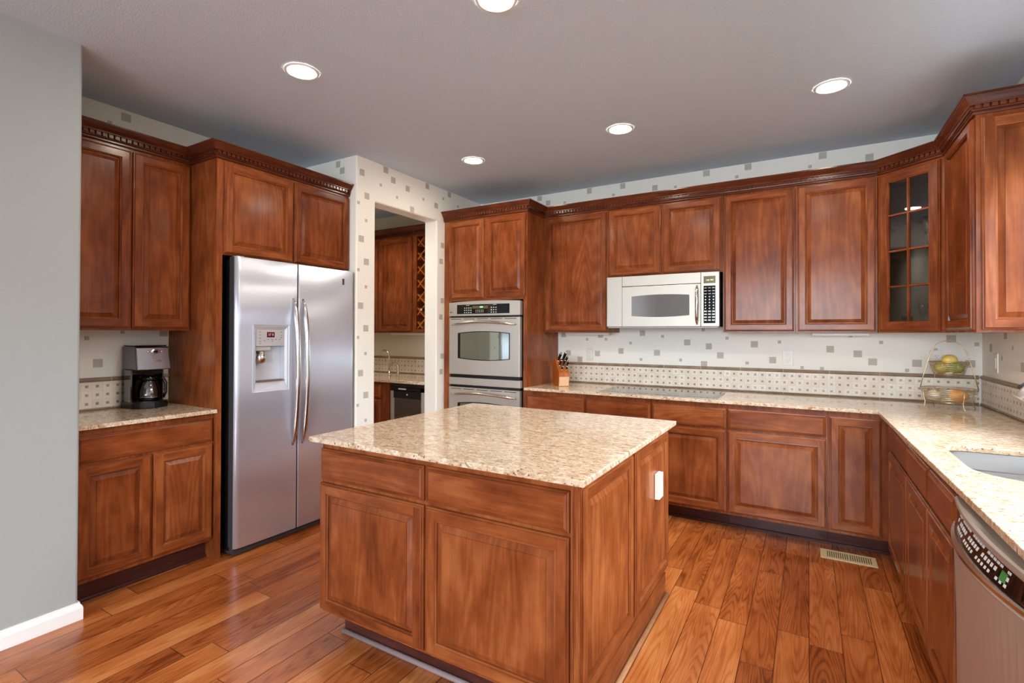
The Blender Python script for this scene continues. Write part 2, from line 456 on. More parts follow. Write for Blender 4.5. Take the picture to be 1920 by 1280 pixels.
def world_loc(o):
    v = Vector((0, 0, 0))
    while o is not None: v += Vector(o.location); o = o.parent
    return v
def tag(o, label, cat, group=None):
    o['label'] = label; o['category'] = cat
    if group: o['group'] = group
    return o
def thing(name, label, cat, loc, group=None):
    o = bpy.data.objects.new(name, None); C.objects.link(o); o.location = loc
    o.empty_display_size = 0.1
    return tag(o, label, cat, group)
def struct(o): o['kind'] = 'structure'; return o
def text(name, body, size, mat, parent, loc, rot, align='CENTER'):
    cu = bpy.data.curves.new(name, 'FONT'); cu.body = body; cu.size = size; cu.align_x = align; cu.align_y = 'CENTER'
    cu.extrude = 0.0003; cu.materials.append(mat)
    tmp = bpy.data.objects.new(name + '_curve', cu); C.objects.link(tmp)
    dg = bpy.context.evaluated_depsgraph_get(); dg.update()
    me = bpy.data.meshes.new_from_object(tmp.evaluated_get(dg)); me.name = name
    bpy.data.objects.remove(tmp)
    if not me.materials: me.materials.append(mat)
    o = bpy.data.objects.new(name, me); C.objects.link(o); o.parent = parent
    o.location = Vector(loc) - world_loc(parent); o.rotation_euler = rot
    return o
FR_Y = (math.pi / 2, 0, 0)              # lettering read from -y
FR_X = (math.pi / 2, 0, math.pi / 2)    # lettering read from +x

# raised-panel doors, drawer fronts and their kin ------------------------------------------------
def frame_of(facing):
    """facing: '-y', '+x', '-x' or an (nx, ny) pair -> U, N"""
    N = {'-y': (0, -1), '+x': (1, 0), '-x': (-1, 0)}.get(facing, facing)
    N = Vector((N[0], N[1], 0)).normalized()
    return Vector((-N.y, N.x, 0)), N
def plane_point(facing, plane):
    if facing == '-y': return Vector((0, plane, 0))
    if facing in ('+x', '-x'): return Vector((plane, 0, 0))
    return Vector(plane)
def rings(mb, P, u0, u1, v0, v1, U, N, prof, field_mi=0, close=True, all_v=False, vfrom=None):
    Z = Vector((0, 0, 1))
    pt = lambda u, v, w: P + U * u + Z * v + N * w
    gV, gH = (U, Z), (Z, U)
    pr = None
    for k, (e, w) in enumerate(prof):
        r = [(u0 + e, v0 + e), (u1 - e, v0 + e), (u1 - e, v1 - e), (u0 + e, v1 - e)]
        cur = [pt(a, b, w) for a, b in r]
        if pr:
            vert = all_v or (vfrom is not None and k > vfrom)
            for j in range(4):
                g = gV if (vert or j in (1, 3)) else gH
                mb.face([pr[j], pr[(j + 1) % 4], cur[(j + 1) % 4], cur[j]], 0, g)
        pr = cur
    if close: mb.face(pr, field_mi, gV if not all_v == 'h' else gH)
    return pr
def rng(facing, a, b):
    return (-max(a, b), -min(a, b)) if facing == '-x' else (min(a, b), max(a, b))
def door(parent, facing, plane, a, b, z0, z1, name='door', mat=None, sw=0.046, glass=None, label=None):
    U, N = frame_of(facing); P = plane_point(facing, plane)
    u0, u1 = rng(facing, a, b)
    mb = MB(); Z = Vector((0, 0, 1)); gV, gH = (U, Z), (Z, U)
    T = 0.020
    ed = [(0, 0.001), (0, 0.010), (0.0022, 0.0132), (0.0065, 0.0136), (0.0070, 0.0165), (0.009, 0.0192), (0.011, T)]
    rings(mb, P, u0, u1, z0, z1, U, N, ed, close=False)
    e, s = 0.011, sw
    pt = lambda u, v, w=T: P + U * u + Z * v + N * w
    mb.reoff(); mb.face([pt(u0 + e, z0 + e), pt(u0 + s, z0 + e), pt(u0 + s, z1 - e), pt(u0 + e, z1 - e)], 0, gV)
    mb.reoff(); mb.face([pt(u1 - s, z0 + e), pt(u1 - e, z0 + e), pt(u1 - e, z1 - e), pt(u1 - s, z1 - e)], 0, gV)
    mb.reoff(); mb.face([pt(u0 + s, z0 + e), pt(u1 - s, z0 + e), pt(u1 - s, z0 + s), pt(u0 + s, z0 + s)], 0, gH)
    mb.reoff(); mb.face([pt(u0 + s, z1 - s), pt(u1 - s, z1 - s), pt(u1 - s, z1 - e), pt(u0 + s, z1 - e)], 0, gH)
    st = [(s, T), (s + 0.0015, 0.0165), (s + 0.005, 0.0172), (s + 0.0085, 0.0150), (s + 0.010, 0.0065)]
    mb.reoff()
    if glass is None:
        rings(mb, P, u0, u1, z0, z1, U, N, st, close=False)
        mb.reoff()
        pn = [(s + 0.010, 0.0065), (s + 0.013, 0.0065), (s + 0.035, 0.0160), (s + 0.0355, 0.0160), (s + 0.0365, 0.0188)]
        rings(mb, P, u0, u1, z0, z1, U, N, pn, close=True, all_v=True)
        return mb.build(name, mat or M['cherry'], parent)
    # glazed door: sticking runs back to the glass, mullions divide it into lights
    rings(mb, P, u0, u1, z0, z1, U, N, [(s, T), (s + 0.002, 0.0165), (s + 0.006, 0.0165), (s + 0.009, 0.004), (s + 0.009, 0.001)], close=False)
    i0, i1, j0, j1 = u0 + s + 0.005, u1 - s - 0.005, z0 + s + 0.005, z1 - s - 0.005
    mu, hz = glass
    def bar(a0, a1, b0, b1, g):
        mb.reoff(); w1 = 0.0165
        A = [pt(a0, b0, 0.004), pt(a1, b0, 0.004), pt(a1, b1, 0.004), pt(a0, b1, 0.004)]
        d = 0.003
        B = [pt(a0 + (d if a1 - a0 < .05 else 0), b0 + (d if b1 - b0 < .05 else 0), w1), pt(a1 - (d if a1 - a0 < .05 else 0), b0 + (d if b1 - b0 < .05 else 0), w1),
             pt(a1 - (d if a1 - a0 < .05 else 0), b1 - (d if b1 - b0 < .05 else 0), w1), pt(a0 + (d if a1 - a0 < .05 else 0), b1 - (d if b1 - b0 < .05 else 0), w1)]
        mb.face(B, 0, g)
        for k in range(4): mb.face([A[k], A[(k + 1) % 4], B[(k + 1) % 4], B[k]], 0, g)
    bar(mu - 0.008, mu + 0.008, j0, j1, gV)
    for h in hz: bar(i0, i1, h - 0.008, h + 0.008, gH)
    d = mb.build(name, mat or M['cherry'], parent)
    g = MB(); g.mesh([pt(i0, j0, 0.006), pt(i1, j0, 0.006), pt(i1, j1, 0.006), pt(i0, j1, 0.006)], [(0, 1, 2, 3)])
    g.build('glass_pane', M['pane'], d)
    return d
def drawer(parent, facing, plane, a, b, z0, z1, name='drawer'):
    U, N = frame_of(facing); P = plane_point(facing, plane); u0, u1 = rng(facing, a, b)
    mb = MB()
    rings(mb, P, u0, u1, z0, z1, U, N, [(0, 0.001), (0, 0.010), (0.003, 0.0125), (0.007, 0.013), (0.009, 0.0165), (0.015, 0.0188), (0.017, 0.020)], close=False)
    Z = Vector((0, 0, 1)); e = 0.017
    pt = lambda u, v: P + U * u + Z * v + N * 0.020
    mb.reoff(); mb.face([pt(u0 + e, z0 + e), pt(u1 - e, z0 + e), pt(u1 - e, z1 - e), pt(u0 + e, z1 - e)], 0, (Z, U))
    return mb.build(name, M['cherry'], parent)

def carcass(parent, x0, x1, y0, y1, z0, z1, front, name='carcass', top=True):
    """open box of boards with a face frame sheet on the side named by front"""
    t = 0.018; mb = MB()
    if front == '-y':
        mb.box(x0, x1, y0, y0 + t, z0, z1); mb.box(x0, x0 + t, y0 + t, y1, z0, z1); mb.box(x1 - t, x1, y0 + t, y1, z0, z1)
        mb.box(x0 + t, x1 - t, y1 - t, y1, z0, z1)
    elif front == '+x':
        mb.box(x1 - t, x1, y0, y1, z0, z1); mb.box(x0, x1 - t, y0, y0 + t, z0, z1); mb.box(x0, x1 - t, y1 - t, y1, z0, z1)
        mb.box(x0, x0 + t, y0 + t, y1 - t, z0, z1)
    else:
        mb.box(x0, x0 + t, y0, y1, z0, z1); mb.box(x0 + t, x1, y0, y0 + t, z0, z1); mb.box(x0 + t, x1, y1 - t, y1, z0, z1)
        mb.box(x1 - t, x1, y0 + t, y1 - t, z0, z1)
    a, b, c, d = x0 + t, x1 - t, y0 + t, y1 - t
    mb.box(a, b, c, d, z0, z0 + t, 0, 1 if front == '-y' else 0)
    if top: mb.box(a, b, c, d, z1 - t, z1, 0, 1 if front == '-y' else 0)
    return mb.build(name, M['cherry'], parent)
def toe(parent, facing, plane, a, b, back, h=0.118):
    """recessed plinth board and the small shoe moulding at its foot"""
    U, N = frame_of(facing); P = plane_point(facing, plane); u0, u1 = rng(facing, a, b)
    def strip(w0, w1, z1, round_=0.0):
        mb = MB(0 if facing == '-y' else 1)
        q = lambda u, w, z: P + U * u + N * w + Vector((0, 0, z))
        prof = [(w0, 0.0), (w1, 0.0), (w1, z1 - round_), (w1 - round_ * 0.35, z1 - round_ * 0.25), (w1 - round_, z1), (w0, z1)] if round_ else [(w0, 0.0), (w1, 0.0), (w1, z1), (w0, z1)]
        A = [q(u0, w, z) for w, z in prof]; B = [q(u1, w, z) for w, z in prof]; n = len(prof)
        mb.mesh(A + B, [tuple(range(n))[::-1], tuple(range(n, 2 * n))] + [(i, i + n, (i + 1) % n + n, (i + 1) % n) for i in range(n)])
        return mb
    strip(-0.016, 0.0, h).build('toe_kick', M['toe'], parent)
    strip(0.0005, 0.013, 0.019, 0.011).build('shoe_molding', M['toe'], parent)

# ------------------------------------------------------------------ room shell
def squares(mb, pts, axis, val, sgn, size, mi=1):
    t = 0.0012
    for a, z in pts:
        h = size / 2; w = h * (1 + random.uniform(-.06, .06)); z1 = min(z + h, H - 0.004)
        if axis == 'y': mb.box(a - w, a + w, val, val + sgn * t, z - h, z1, mi)
        else: mb.box(val, val + sgn * t, a - w, a + w, z - h, z1, mi)
BIG, SML = 0.050, 0.024
fl = MB(); fl.box(-5.4, 1.2, -3.7, 4.8, -0.06, 0.0); struct(fl.build('floor', M['floor'], origin=(0, 0, 0)))
ce = MB(); ce.box(-5.4, 1.2, -3.7, 4.8, H, H + 0.06); struct(ce.build('ceiling', M['ceiling'], origin=(0, 0, H)))

wb = MB(); wb.box(XP, XR + 0.12, YB, YB + 0.12, 0, H)
squares(wb, [(-2.005, 1.196), (-1.885, 1.137), (-1.709, 1.195), (-1.481, 1.224), (-1.284, 1.387), (-1.154, 1.214), (-0.897, 1.309), (-0.722, 1.277), (-0.632, 1.204),
             (-0.76, 1.127), (-2.057, 1.37), (-1.678, 1.368), (-0.377, 1.299), (-0.245, 1.176), (0.139, 1.269), (0.31, 1.238), (0.399, 1.182), (0.836, 1.353), (0.652, 1.18),
             (0.934, 1.185), (-2.324, 2.736), (-2.229, 2.678), (-1.793, 2.736), (-1.467, 2.736), (-1.173, 2.675), (-0.741, 2.736), (-0.422, 2.737), (0.093, 2.737), (0.383, 2.672)], 'y', YB, -1, BIG)
squares(wb, [(-1.813, 1.328), (-1.625, 1.33), (-1.392, 1.297), (-1.296, 1.152), (-1.105, 1.359), (-0.951, 1.156), (-0.767, 1.416), (-0.581, 1.347), (-0.43, 1.147), (-0.198, 1.32),
             (0.449, 1.324), (-0.044, 1.124), (0.086, 1.122), (0.266, 1.371), (0.753, 1.275), (0.597, 1.128), (0.967, 1.316), (-2.049, 2.66), (-1.555, 2.667), (-0.996, 2.658), (-0.506, 2.669), (0.01, 2.667)], 'y', YB, -1, SML)
struct(wb.build('wall_back', [M['wall'], M['stub']]))

# wall with the doorway to the butler's pantry; rounded corners
def yz_wall(name, outline, x0, x1, mats, bevel, extra=None):
    mb = MB(); n = len(outline)
    v = [(x0, y, z) for y, z in outline] + [(x1, y, z) for y, z in outline]
    mb.mesh(v, [tuple(range(n))[::-1], tuple(range(n, 2 * n))] + [(i, (i + 1) % n, n + (i + 1) % n, n + i) for i in range(n)])
    o = mb.build(name, mats, bevel=bevel, seg=3)
    return struct(o)
wi = yz_wall('wall_pantry', [(YF, -0.02), (YD0, -0.02), (YD0, ZD), (YD1, ZD), (YD1, -0.02), (YB, -0.02), (YB, H + 0.02), (YF, H + 0.02)], XPB, XP, [M['wall']], 0.012)
mq = MB()
squares(mq, [(2.793, 2.645), (3.051, 2.736), (3.138, 2.674), (3.315, 2.646), (2.845, 2.47), (3.373, 2.476), (2.788, 2.121), (3.578, 2.736), (3.908, 2.736), (3.707, 2.585),
             (2.842, 1.946), (2.785, 1.595), (2.84, 1.418), (2.788, 1.066), (2.843, 0.889), (3.784, 2.068), (3.782, 1.537), (3.79, 1.014), (3.805, 2.224), (3.805, 1.693), (3.806, 1.162),
             (2.785, 0.54), (2.842, 0.36), (2.788, 0.14)], 'x', XP, 1, BIG, 0)
squares(mq, [(2.994, 2.597), (3.184, 2.539), (2.759, 2.399), (2.838, 2.274), (3.524, 2.602), (3.815, 2.676), (4.048, 2.648), (2.76, 1.874), (2.839, 1.747), (2.76, 1.346), (2.838, 1.218),
             (2.76, 0.817), (2.843, 0.689), (2.76, 0.3)], 'x', XP, 1, SML, 0)
mq.build('wallpaper_square', M['stub'], wi)
wf = MB(); wf.box(-5.3, XPB, YF, YF + 0.12, 0, H)
squares(wf, [(-3.239, 2.728), (-3.19, 2.670)], 'y', YF, -1, BIG)
struct(wf.build('wall_fridge_alcove', [M['wall'], M['stub']]))
wl = MB(); wl.box(XL - 0.12, XL, YN - 0.12, YF, 0, H)
squares(wl, [(1.465, 2.722), (1.331, 1.194), (1.687, 1.379)], 'x', XL, 1, BIG)
squares(wl, [(1.379, 2.659), (1.276, 1.344), (1.455, 1.383)], 'x', XL, 1, SML)
struct(wl.build('wall_left_recess', [M['wall'], M['stub']]))
def yz_plan(name, pts, mats, bevel):
    mb = MB(); mb.prism(pts, -0.02, H + 0.02)
    return struct(mb.build(name, mats, bevel=bevel, seg=3))
yz_plan('wall_left', [(XN, -3.4), (XN, YN), (XL, YN), (XL, YN - 0.12), (XN - 0.12, YN - 0.12), (XN - 0.12, -3.4)], M['greywall'], 0.012)
SW = (1.25, 3.20, 1.16, 2.28)   # window over the sink
wr = MB(); x0, x1 = XR, XR + 0.12
wr.box(x0, x1, SW[1], YB, 0, H); wr.box(x0, x1, SW[0], SW[1], 0, SW[2]); wr.box(x0, x1, SW[0], SW[1], SW[3], H)
wr.box(x0, x1, -3.4, SW[0], 0, H)
squares(wr, [(4.008, 1.38), (4.28, 1.297), (3.736, 1.204)], 'x', XR, -1, BIG)
squares(wr, [(3.883, 1.305), (4.068, 1.24)], 'x', XR, -1, SML)
struct(wr.build('wall_right', [M['wall'], M['stub']]))
BW = (-1.7, 0.93, 0.3, 2.5)      # glazed doors behind the camera
we = MB()
we.box(-3.2, BW[0], -3.52, -3.4, 0, H); we.box(BW[1], 1.114, -3.52, -3.4, 0, H); we.box(BW[0], BW[1], -3.52, -3.4, 0, BW[2]); we.box(BW[0], BW[1], -3.52, -3.4, BW[3], H)
struct(we.build('wall_rear', M['greywall']))
def window_x(name, y0, y1, z0, z1, cols, rows_):
    mb = MB(); t = 0.045; xa, xb = XR + 0.005, XR + 0.06
    mb.box(xa, xb, y0, y0 + t, z0, z1); mb.box(xa, xb, y1 - t, y1, z0, z1); mb.box(xa, xb, y0 + t, y1 - t, z0, z0 + t); mb.box(xa, xb, y0 + t, y1 - t, z1 - t, z1)
    for i in range(1, cols):
        yy = y0 + (y1 - y0) * i / cols; mb.box(xa + .01, xb - .01, yy - .018, yy + .018, z0 + t, z1 - t)
    for i in range(1, rows_):
        zz = z0 + (z1 - z0) * i / rows_; mb.box(xa + .015, xb - .015, y0 + t, y1 - t, zz - .012, zz + .012)
    struct(mb.build(name, M['trim']))
window_x('window_1', *SW, 2, 1)
mb = MB(); t = 0.05; ya, yb_ = -3.46, -3.405
mb.box(BW[0], BW[0] + t, ya, yb_, BW[2], BW[3]); mb.box(BW[1] - t, BW[1], ya, yb_, BW[2], BW[3]); mb.box(BW[0], BW[1], ya, yb_, BW[2], BW[2] + t); mb.box(BW[0], BW[1], ya, yb_, BW[3] - t, BW[3])
for i in range(1, 4):
    xx = BW[0] + (BW[1] - BW[0]) * i / 4; mb.box(xx - .04, xx + .04, ya, yb_, BW[2], BW[3])
struct(mb.build('window_2', M['trim']))
# pantry shell
wp = MB(); wp.box(-5.3, XPB, YPB, YPB + 0.1, 0, H); struct(wp.build('wall_pantry_back', M['pantrywall']))
wp = MB(); wp.box(-5.4, -5.3, YF, YPB, 0, H); struct(wp.build('wall_pantry_end', M['pantrywall']))
# baseboard on the near left wall, with an eased top, returning round its corner
mb = MB()
prof = [(0.0, 0.0), (0.015, 0.0), (0.015, 0.055), (0.012, 0.066), (0.006, 0.074), (0.005, 0.083), (0.0, 0.083)]
A = [(XN + w, -3.39, z) for w, z in prof]; B = [(XN + w, YN + w, z) for w, z in prof]; D = [(XN - 0.05, YN + w, z) for w, z in prof]; n = len(prof)
mb.mesh(A + B + D, [tuple(range(n))] + [(i, (i + 1) % n, (i + 1) % n + n, i + n) for i in range(n)] + [(i + n, (i + 1) % n + n, (i + 1) % n + 2 * n, i + 2 * n) for i in range(n)] + [tuple(range(2 * n, 3 * n))[::-1]])
struct(mb.build('baseboard_left', M['trim']))

# ------------------------------------------------------------------ crown mouldings with dentils
CROWN = [(0.0008, 2.449), (0.011, 2.449), (0.014, 2.453), (0.014, 2.460), (0.010, 2.463), (0.017, 2.467), (0.018, 2.472), (0.012, 2.473), (0.012, 2.491), (0.027, 2.492),
         (0.029, 2.496), (0.029, 2.499), (0.034, 2.505), (0.043, 2.516), (0.051, 2.528), (0.0525, 2.531), (0.057, 2.532), (0.057, ZC), (0.0008, ZC)]
def crown(name, path, label, dz=0.0, out=1, cr=CROWN):
    """path runs with the room on its right-hand side"""
    P = [Vector((x, y, 0)) for x, y in path]; n = len(P)
    def offset(i, o):
        nrm = []
        for a, b in ((i - 1, i), (i, i + 1)):
            if 0 <= a and b < n:
                d = (P[b] - P[a]).normalized(); nrm.append(Vector((d.y, -d.x, 0)))
        if len(nrm) == 1: return P[i] + nrm[0] * o
        k = (nrm[0] + nrm[1]); k = k / k.dot(nrm[0]) if k.dot(nrm[0]) else nrm[0]
        return P[i] + k * o
    mb = MB(0); m = len(cr); V = []
    for i in range(n): V += [offset(i, o) + Vector((0, 0, z + dz)) for o, z in cr]
    for i in range(n - 1):
        d = (P[i + 1] - P[i]).normalized(); mb.reoff()
        for j in range(m):
            a, b = i * m + j, i * m + (j + 1) % m
            q = [V[a], V[b], V[b + m], V[a + m]]
            mb.face(q, 0, (Vector((0, 0, 1)) + Vector((d.y, -d.x, 0)), d))
    mb.face([V[j] for j in range(m)][::-1]); mb.face([V[(n - 1) * m + j] for j in range(m)])
    # dentil blocks
    for i in range(n - 1):
        a, b = offset(i, 0.0122), offset(i + 1, 0.0122); d = b - a; L = d.length; d.normalize(); N = Vector((d.y, -d.x, 0))
        c = max(1, int(L / 0.0285)); st = L / c
        for k in range(c):
            p = a + d * (st * (k + 0.5)); w = st * 0.34
            q = [p - d * w, p + d * w, p + d * w + N * 0.0125, p - d * w + N * 0.0125]
            lo, hi = 2.4732 + dz, 2.4908 + dz
            v = [x + Vector((0, 0, lo)) for x in q] + [x + Vector((0, 0, hi)) for x in q]
            mb.mesh(v, [(0, 3, 2, 1), (4, 5, 6, 7), (0, 1, 5, 4), (1, 2, 6, 5), (2, 3, 7, 6), (3, 0, 4, 7)], 0, (Vector((0, 0, 1)), d))
    return tag(mb.build(name, M['crown']), label, 'crown molding')
M['crown'] = wood('crown_cherry_wood', lin(62, 26, 14), lin(92, 44, 26), lin(118, 66, 40), rough=0.25)
crown('crown_molding', [(XLF, YF - 0.002), (XLF, 1.716), (XLU, 1.716), (XLU, YN + 0.002)][::-1], 'dark dentil crown molding stepping out above the refrigerator')
crown('crown_molding', [(XP + 0.002, YO), (XO, YO), (XO, YU), (XD, YU), (XRU, Y2), (XRU, YE), (XR - 0.002, YE)], 'long dark dentil crown molding running from the ovens round the glass corner cabinet')

# ------------------------------------------------------------------ left wall: wall cabinet, base cabinet, refrigerator enclosure
t = thing('wall_cabinet', 'dark cherry two-door wall cabinet above the coffee maker', 'cabinet', (XLU - 0.13, 1.37, ZU))
carcass(t, XL + 0.002, XLU, YN + 0.003, 1.7135, ZU, ZT, '+x')
door(t, '+x', XLU, 1.046, 1.379, 1.405, 2.431); door(t, '+x', XLU, 1.391, 1.704, 1.405, 2.431)

t = thing('base_cabinet', 'cherry base cabinet with one wide drawer, under the coffee maker', 'cabinet', (-3.4, 1.37, 0))
carcass(t, XL + 0.002, -3.135, YN + 0.003, 1.7135, 0.118, 0.892, '+x')
drawer(t, '+x', -3.135, 1.046, 1.708, 0.722, 0.858)
door(t, '+x', -3.135, 1.046, 1.379, 0.138, 0.706); door(t, '+x', -3.135, 1.389, 1.708, 0.138, 0.706)
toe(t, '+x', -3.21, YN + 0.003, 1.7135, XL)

t = thing('refrigerator_cabinet', 'tall cherry refrigerator enclosure with two doors over the refrigerator', 'cabinet', (-3.39, 2.22, 0))
mb = MB(); mb.box(XL + 0.003, XLF, 1.716, 1.752, 0, ZT); mb.build('side_panel', M['cherry'], t)
carcass(t, XL + 0.003, XLF, 1.7525, YF - 0.003, 1.862, ZT, '+x')
door(t, '+x', XLF, 1.757, 2.233, 1.870, 2.434); door(t, '+x', XLF, 2.245, 2.729, 1.870, 2.434)

# ------------------------------------------------------------------ oven cabinet
t = thing('oven_cabinet', 'tall cherry cabinet housing the double wall ovens', 'cabinet', (-2.57, 4.15, 0))
mb = MB(); g = 0.003
mb.box(XP + g, XP + g + 0.018, YO + 0.02, YB - g, 0, ZT); mb.box(XO - 0.02, XO, YO, YB - g, 0, ZT)
mb.box(XP + g, -2.945, YO, YO + 0.0195, 0, ZT); mb.box(-2.15, XO - 0.0205, YO, YO + 0.0195, 0, ZT)
mb.box(-2.9445, -2.1505, YO, YO + 0.0195, 1.682, ZT, 0, 0); mb.box(-2.9445, -2.1505, YO, YO + 0.0195, 0.1, 0.33, 0, 0)
mb.box(XP + 0.022, XO - 0.021, YO + 0.02, YB - 0.022, 1.70, 1.718, 0, 0); mb.box(XP + 0.022, XO - 0.021, YO + 0.02, YB - 0.022, 0.31, 0.328, 0, 0)
mb.box(XP + 0.022, XO - 0.021, YB - 0.021, YB - g, 0, ZT); mb.box(XP + 0.022, XO - 0.021, YO + 0.02, YB - 0.022, ZT - 0.018, ZT, 0, 0)
mb.build('carcass', M['cherry'], t)
door(t, '-y', YO, -2.966, -2.560, 1.708, 2.438); door(t, '-y', YO, -2.536, -2.124, 1.708, 2.438)
drawer(t, '-y', YO, -2.966, -2.124, 0.13, 0.315)

# ------------------------------------------------------------------ back wall cabinets
def wall_cab(x0, x1, z0, doors, label):
    t = thing('wall_cabinet', label, 'cabinet', ((x0 + x1) / 2, 4.31, z0))
    carcass(t, x0 + 0.001, x1 - 0.001, YU, YB - 0.003, z0, ZT, '-y')
    for a, b, lo in doors: door(t, '-y', YU, a, b, lo, 2.438)
    return t
wall_cab(XO + 0.001, -1.4935, ZU, [(-2.098, -1.503, 1.403)], 'cherry single-door wall cabinet between the oven cabinet and the microwave')
wall_cab(-1.4935, -0.570, 1.862, [(-1.481, -1.041, 1.874), (-1.022, -0.582, 1.874)], 'short cherry two-door wall cabinet above the microwave')
wall_cab(-0.570, -0.0825, ZU, [(-0.558, -0.092, 1.403)], 'cherry single-door wall cabinet just right of the microwave')
wall_cab(-0.0825, 0.400, ZU, [(-0.068, 0.389, 1.403)], 'cherry wavy-grain single-door wall cabinet beside the glass corner cabinet')

# diagonal corner cabinet with a glazed door
dU = (Vector((XRU, Y2, 0)) - Vector((XD, YU, 0))); DL = dU.length; dU.normalize(); dN = Vector((dU.y, -dU.x, 0))
t = thing('corner_cabinet', 'diagonal cherry corner cabinet with an eight-pane glass door', 'cabinet', (0.70, 4.2, ZU))
pl = [(XD + .001, YU), (XRU, Y2 + .001), (XR - .003, Y2 + .001), (XR - .003, YB - .003), (XD + .001, YB - .003)]
mb = MB(0); mb.prism(pl, ZU, ZU + 0.018); mb.prism(pl, ZT - 0.018, ZT)
b0, b1 = ZU + 0.0182, ZT - 0.0182
mb.box(XD + .001, XD + .016, YU + .012, YB - .0035, b0, b1); mb.box(XRU + .012, XR - .0035, Y2 + .001, Y2 + .016, b0, b1)
def face_strip(a, b, z0, z1):
    p = Vector((XD, YU, 0)); q = [p + dU * a, p + dU * b, p + dU * b - dN * 0.018, p + dU * a - dN * 0.018]
    mb.prism([(v.x, v.y) for v in q], z0, z1, 0, 2)
face_strip(0.002, 0.05, b0, b1); face_strip(DL - 0.05, DL - 0.002, b0, b1); face_strip(0.05, DL - 0.05, b0, b0 + .03); face_strip(0.05, DL - 0.05, b1 - .03, b1)
mb.build('carcass', M['cherry'], t)
mb = MB(); mb.box(XD + .018, XR - .006, YB - .012, YB - .004, b0, b1); mb.box(XR - .012, XR - .0055, Y2 + .018, YB - .0125, b0, b1)
mb.build('back_lining', M['inside'], t)
pi_ = [(XD + .02, YU + .024), (XRU - .012, Y2 + .03), (XR - .014, Y2 + .03), (XR - .014, YB - .014), (XD + .02, YB - .014)]
for z in (1.685, 1.92, 2.155):
    mb = MB(0); mb.prism(pi_, z, z + 0.012); mb.build('shelf', M['inside'], t)
ou = Vector((XD, YU, 0)).dot(dU)
door(t, (dN.x, dN.y), (XD, YU, 0), 0.018, DL - 0.02, 1.403, 2.436, glass=(0.202, (1.692, 1.923, 2.158)), sw=0.055)

# right wall cabinet with its decorative end panel
t = thing('wall_cabinet', 'cherry wall cabinet with a raised end panel, right of the glass corner cabinet', 'cabinet', (0.85, 3.57, ZU))
carcass(t, XRU, XR - 0.003, YE, Y2 - 0.001, ZU, ZT, '-x')
door(t, '-x', XRU, YE + 0.014, 3.800, 1.405, 2.436)
door(t, '-y', YE, XRU + 0.018, XR - 0.006, 1.405, 2.432, name='end_panel')

# ------------------------------------------------------------------ back and right base cabinets
def base_y(x0, x1, dr, dz0, label):
    t = thing('base_cabinet', label, 'cabinet', ((x0 + x1) / 2, 4.14, 0))
    carcass(t, x0 + .0008, x1 - .0008, YBF, YB - .004, 0.118, 0.892, '-y', top=False)
    toe(t, '-y', 3.925, x0 + .0008, x1 - .0008, YB)
    if dr: drawer(t, '-y', YBF, dr[0], dr[1], 0.720, 0.857); door(t, '-y', YBF, dr[0], dr[1], dz0, 0.705)
    return t
base_y(XO + .001, -1.5575, (-2.098, -1.563), 0.137, 'cherry base cabinet under the knife block, next to the oven cabinet')
base_y(-1.5575, -1.023, (-1.552, -1.030), 0.137, 'cherry base cabinet under the left half of the cooktop')
base_y(-1.023, -0.4945, (-1.017, -0.501), 0.137, 'cherry base cabinet under the right half of the cooktop')
base_y(-0.4945, 0.1045, (-0.488, 0.096), 0.137, 'wide cherry base cabinet with near-square door, just left of the narrow corner door')
t = base_y(0.1045, 0.989, None, 0, 'cherry corner base cabinet with one tall narrow door and no drawer')
door(t, '-y', YBF, 0.113, 0.382, 0.137, 0.856)
mb = MB(); mb.box(XRF, XRF + 0.018, 3.645, YBF - .001, 0.118, 0.892); mb.build('filler_strip', M['cherry'], t)
def base_x(y0, y1, label, bays):
    t = thing('base_cabinet', label, 'cabinet', (0.7, (y0 + y1) / 2, 0))
    carcass(t, XRF, XR - .004, y0 + .0008, y1 - .0008, 0.118, 0.892, '-x', top=False)
    toe(t, '-x', 0.487, y0 + .0008, y1 - .0008, XR)
    for a, b in bays: drawer(t, '-x', XRF, a, b, 0.720, 0.857); door(t, '-x', XRF, a, b, 0.137, 0.705)
    return t
base_x(3.012, 3.644, 'cherry single-door base cabinet on the right wall, next to the corner', [(3.020, 3.636)])
base_x(2.090, 3.012, 'cherry two-door sink base cabinet beside the dishwasher', [(2.098, 2.507), (2.523, 3.004)])

# ------------------------------------------------------------------ countertops
def slab(outline, holes, z0, z1):
    bm = bmesh.new(); es = []
    for loop in [outline] + holes:
        vs = [bm.verts.new((x, y, z1)) for x, y in loop]
        es += [bm.edges.new((vs[i], vs[(i + 1) % len(vs)])) for i in range(len(vs))]
    bmesh.ops.triangle_fill(bm, edges=es, use_beauty=True)
    bmesh.ops.recalc_face_normals(bm, faces=bm.faces)
    for f in bm.faces:
        if f.normal.z < 0: f.normal_flip()
    r = bmesh.ops.extrude_face_region(bm, geom=bm.faces[:])
    vs = [g for g in r['geom'] if isinstance(g, bmesh.types.BMVert)]
    top = [f for f in r['geom'] if isinstance(f, bmesh.types.BMFace)]
    for v in bm.verts:
        if v not in vs: v.co.z = z0
    bmesh.ops.recalc_face_normals(bm, faces=bm.faces)
    bmesh.ops.dissolve_limit(bm, angle_limit=0.01, verts=bm.verts, edges=bm.edges) if not holes else None
    return bm
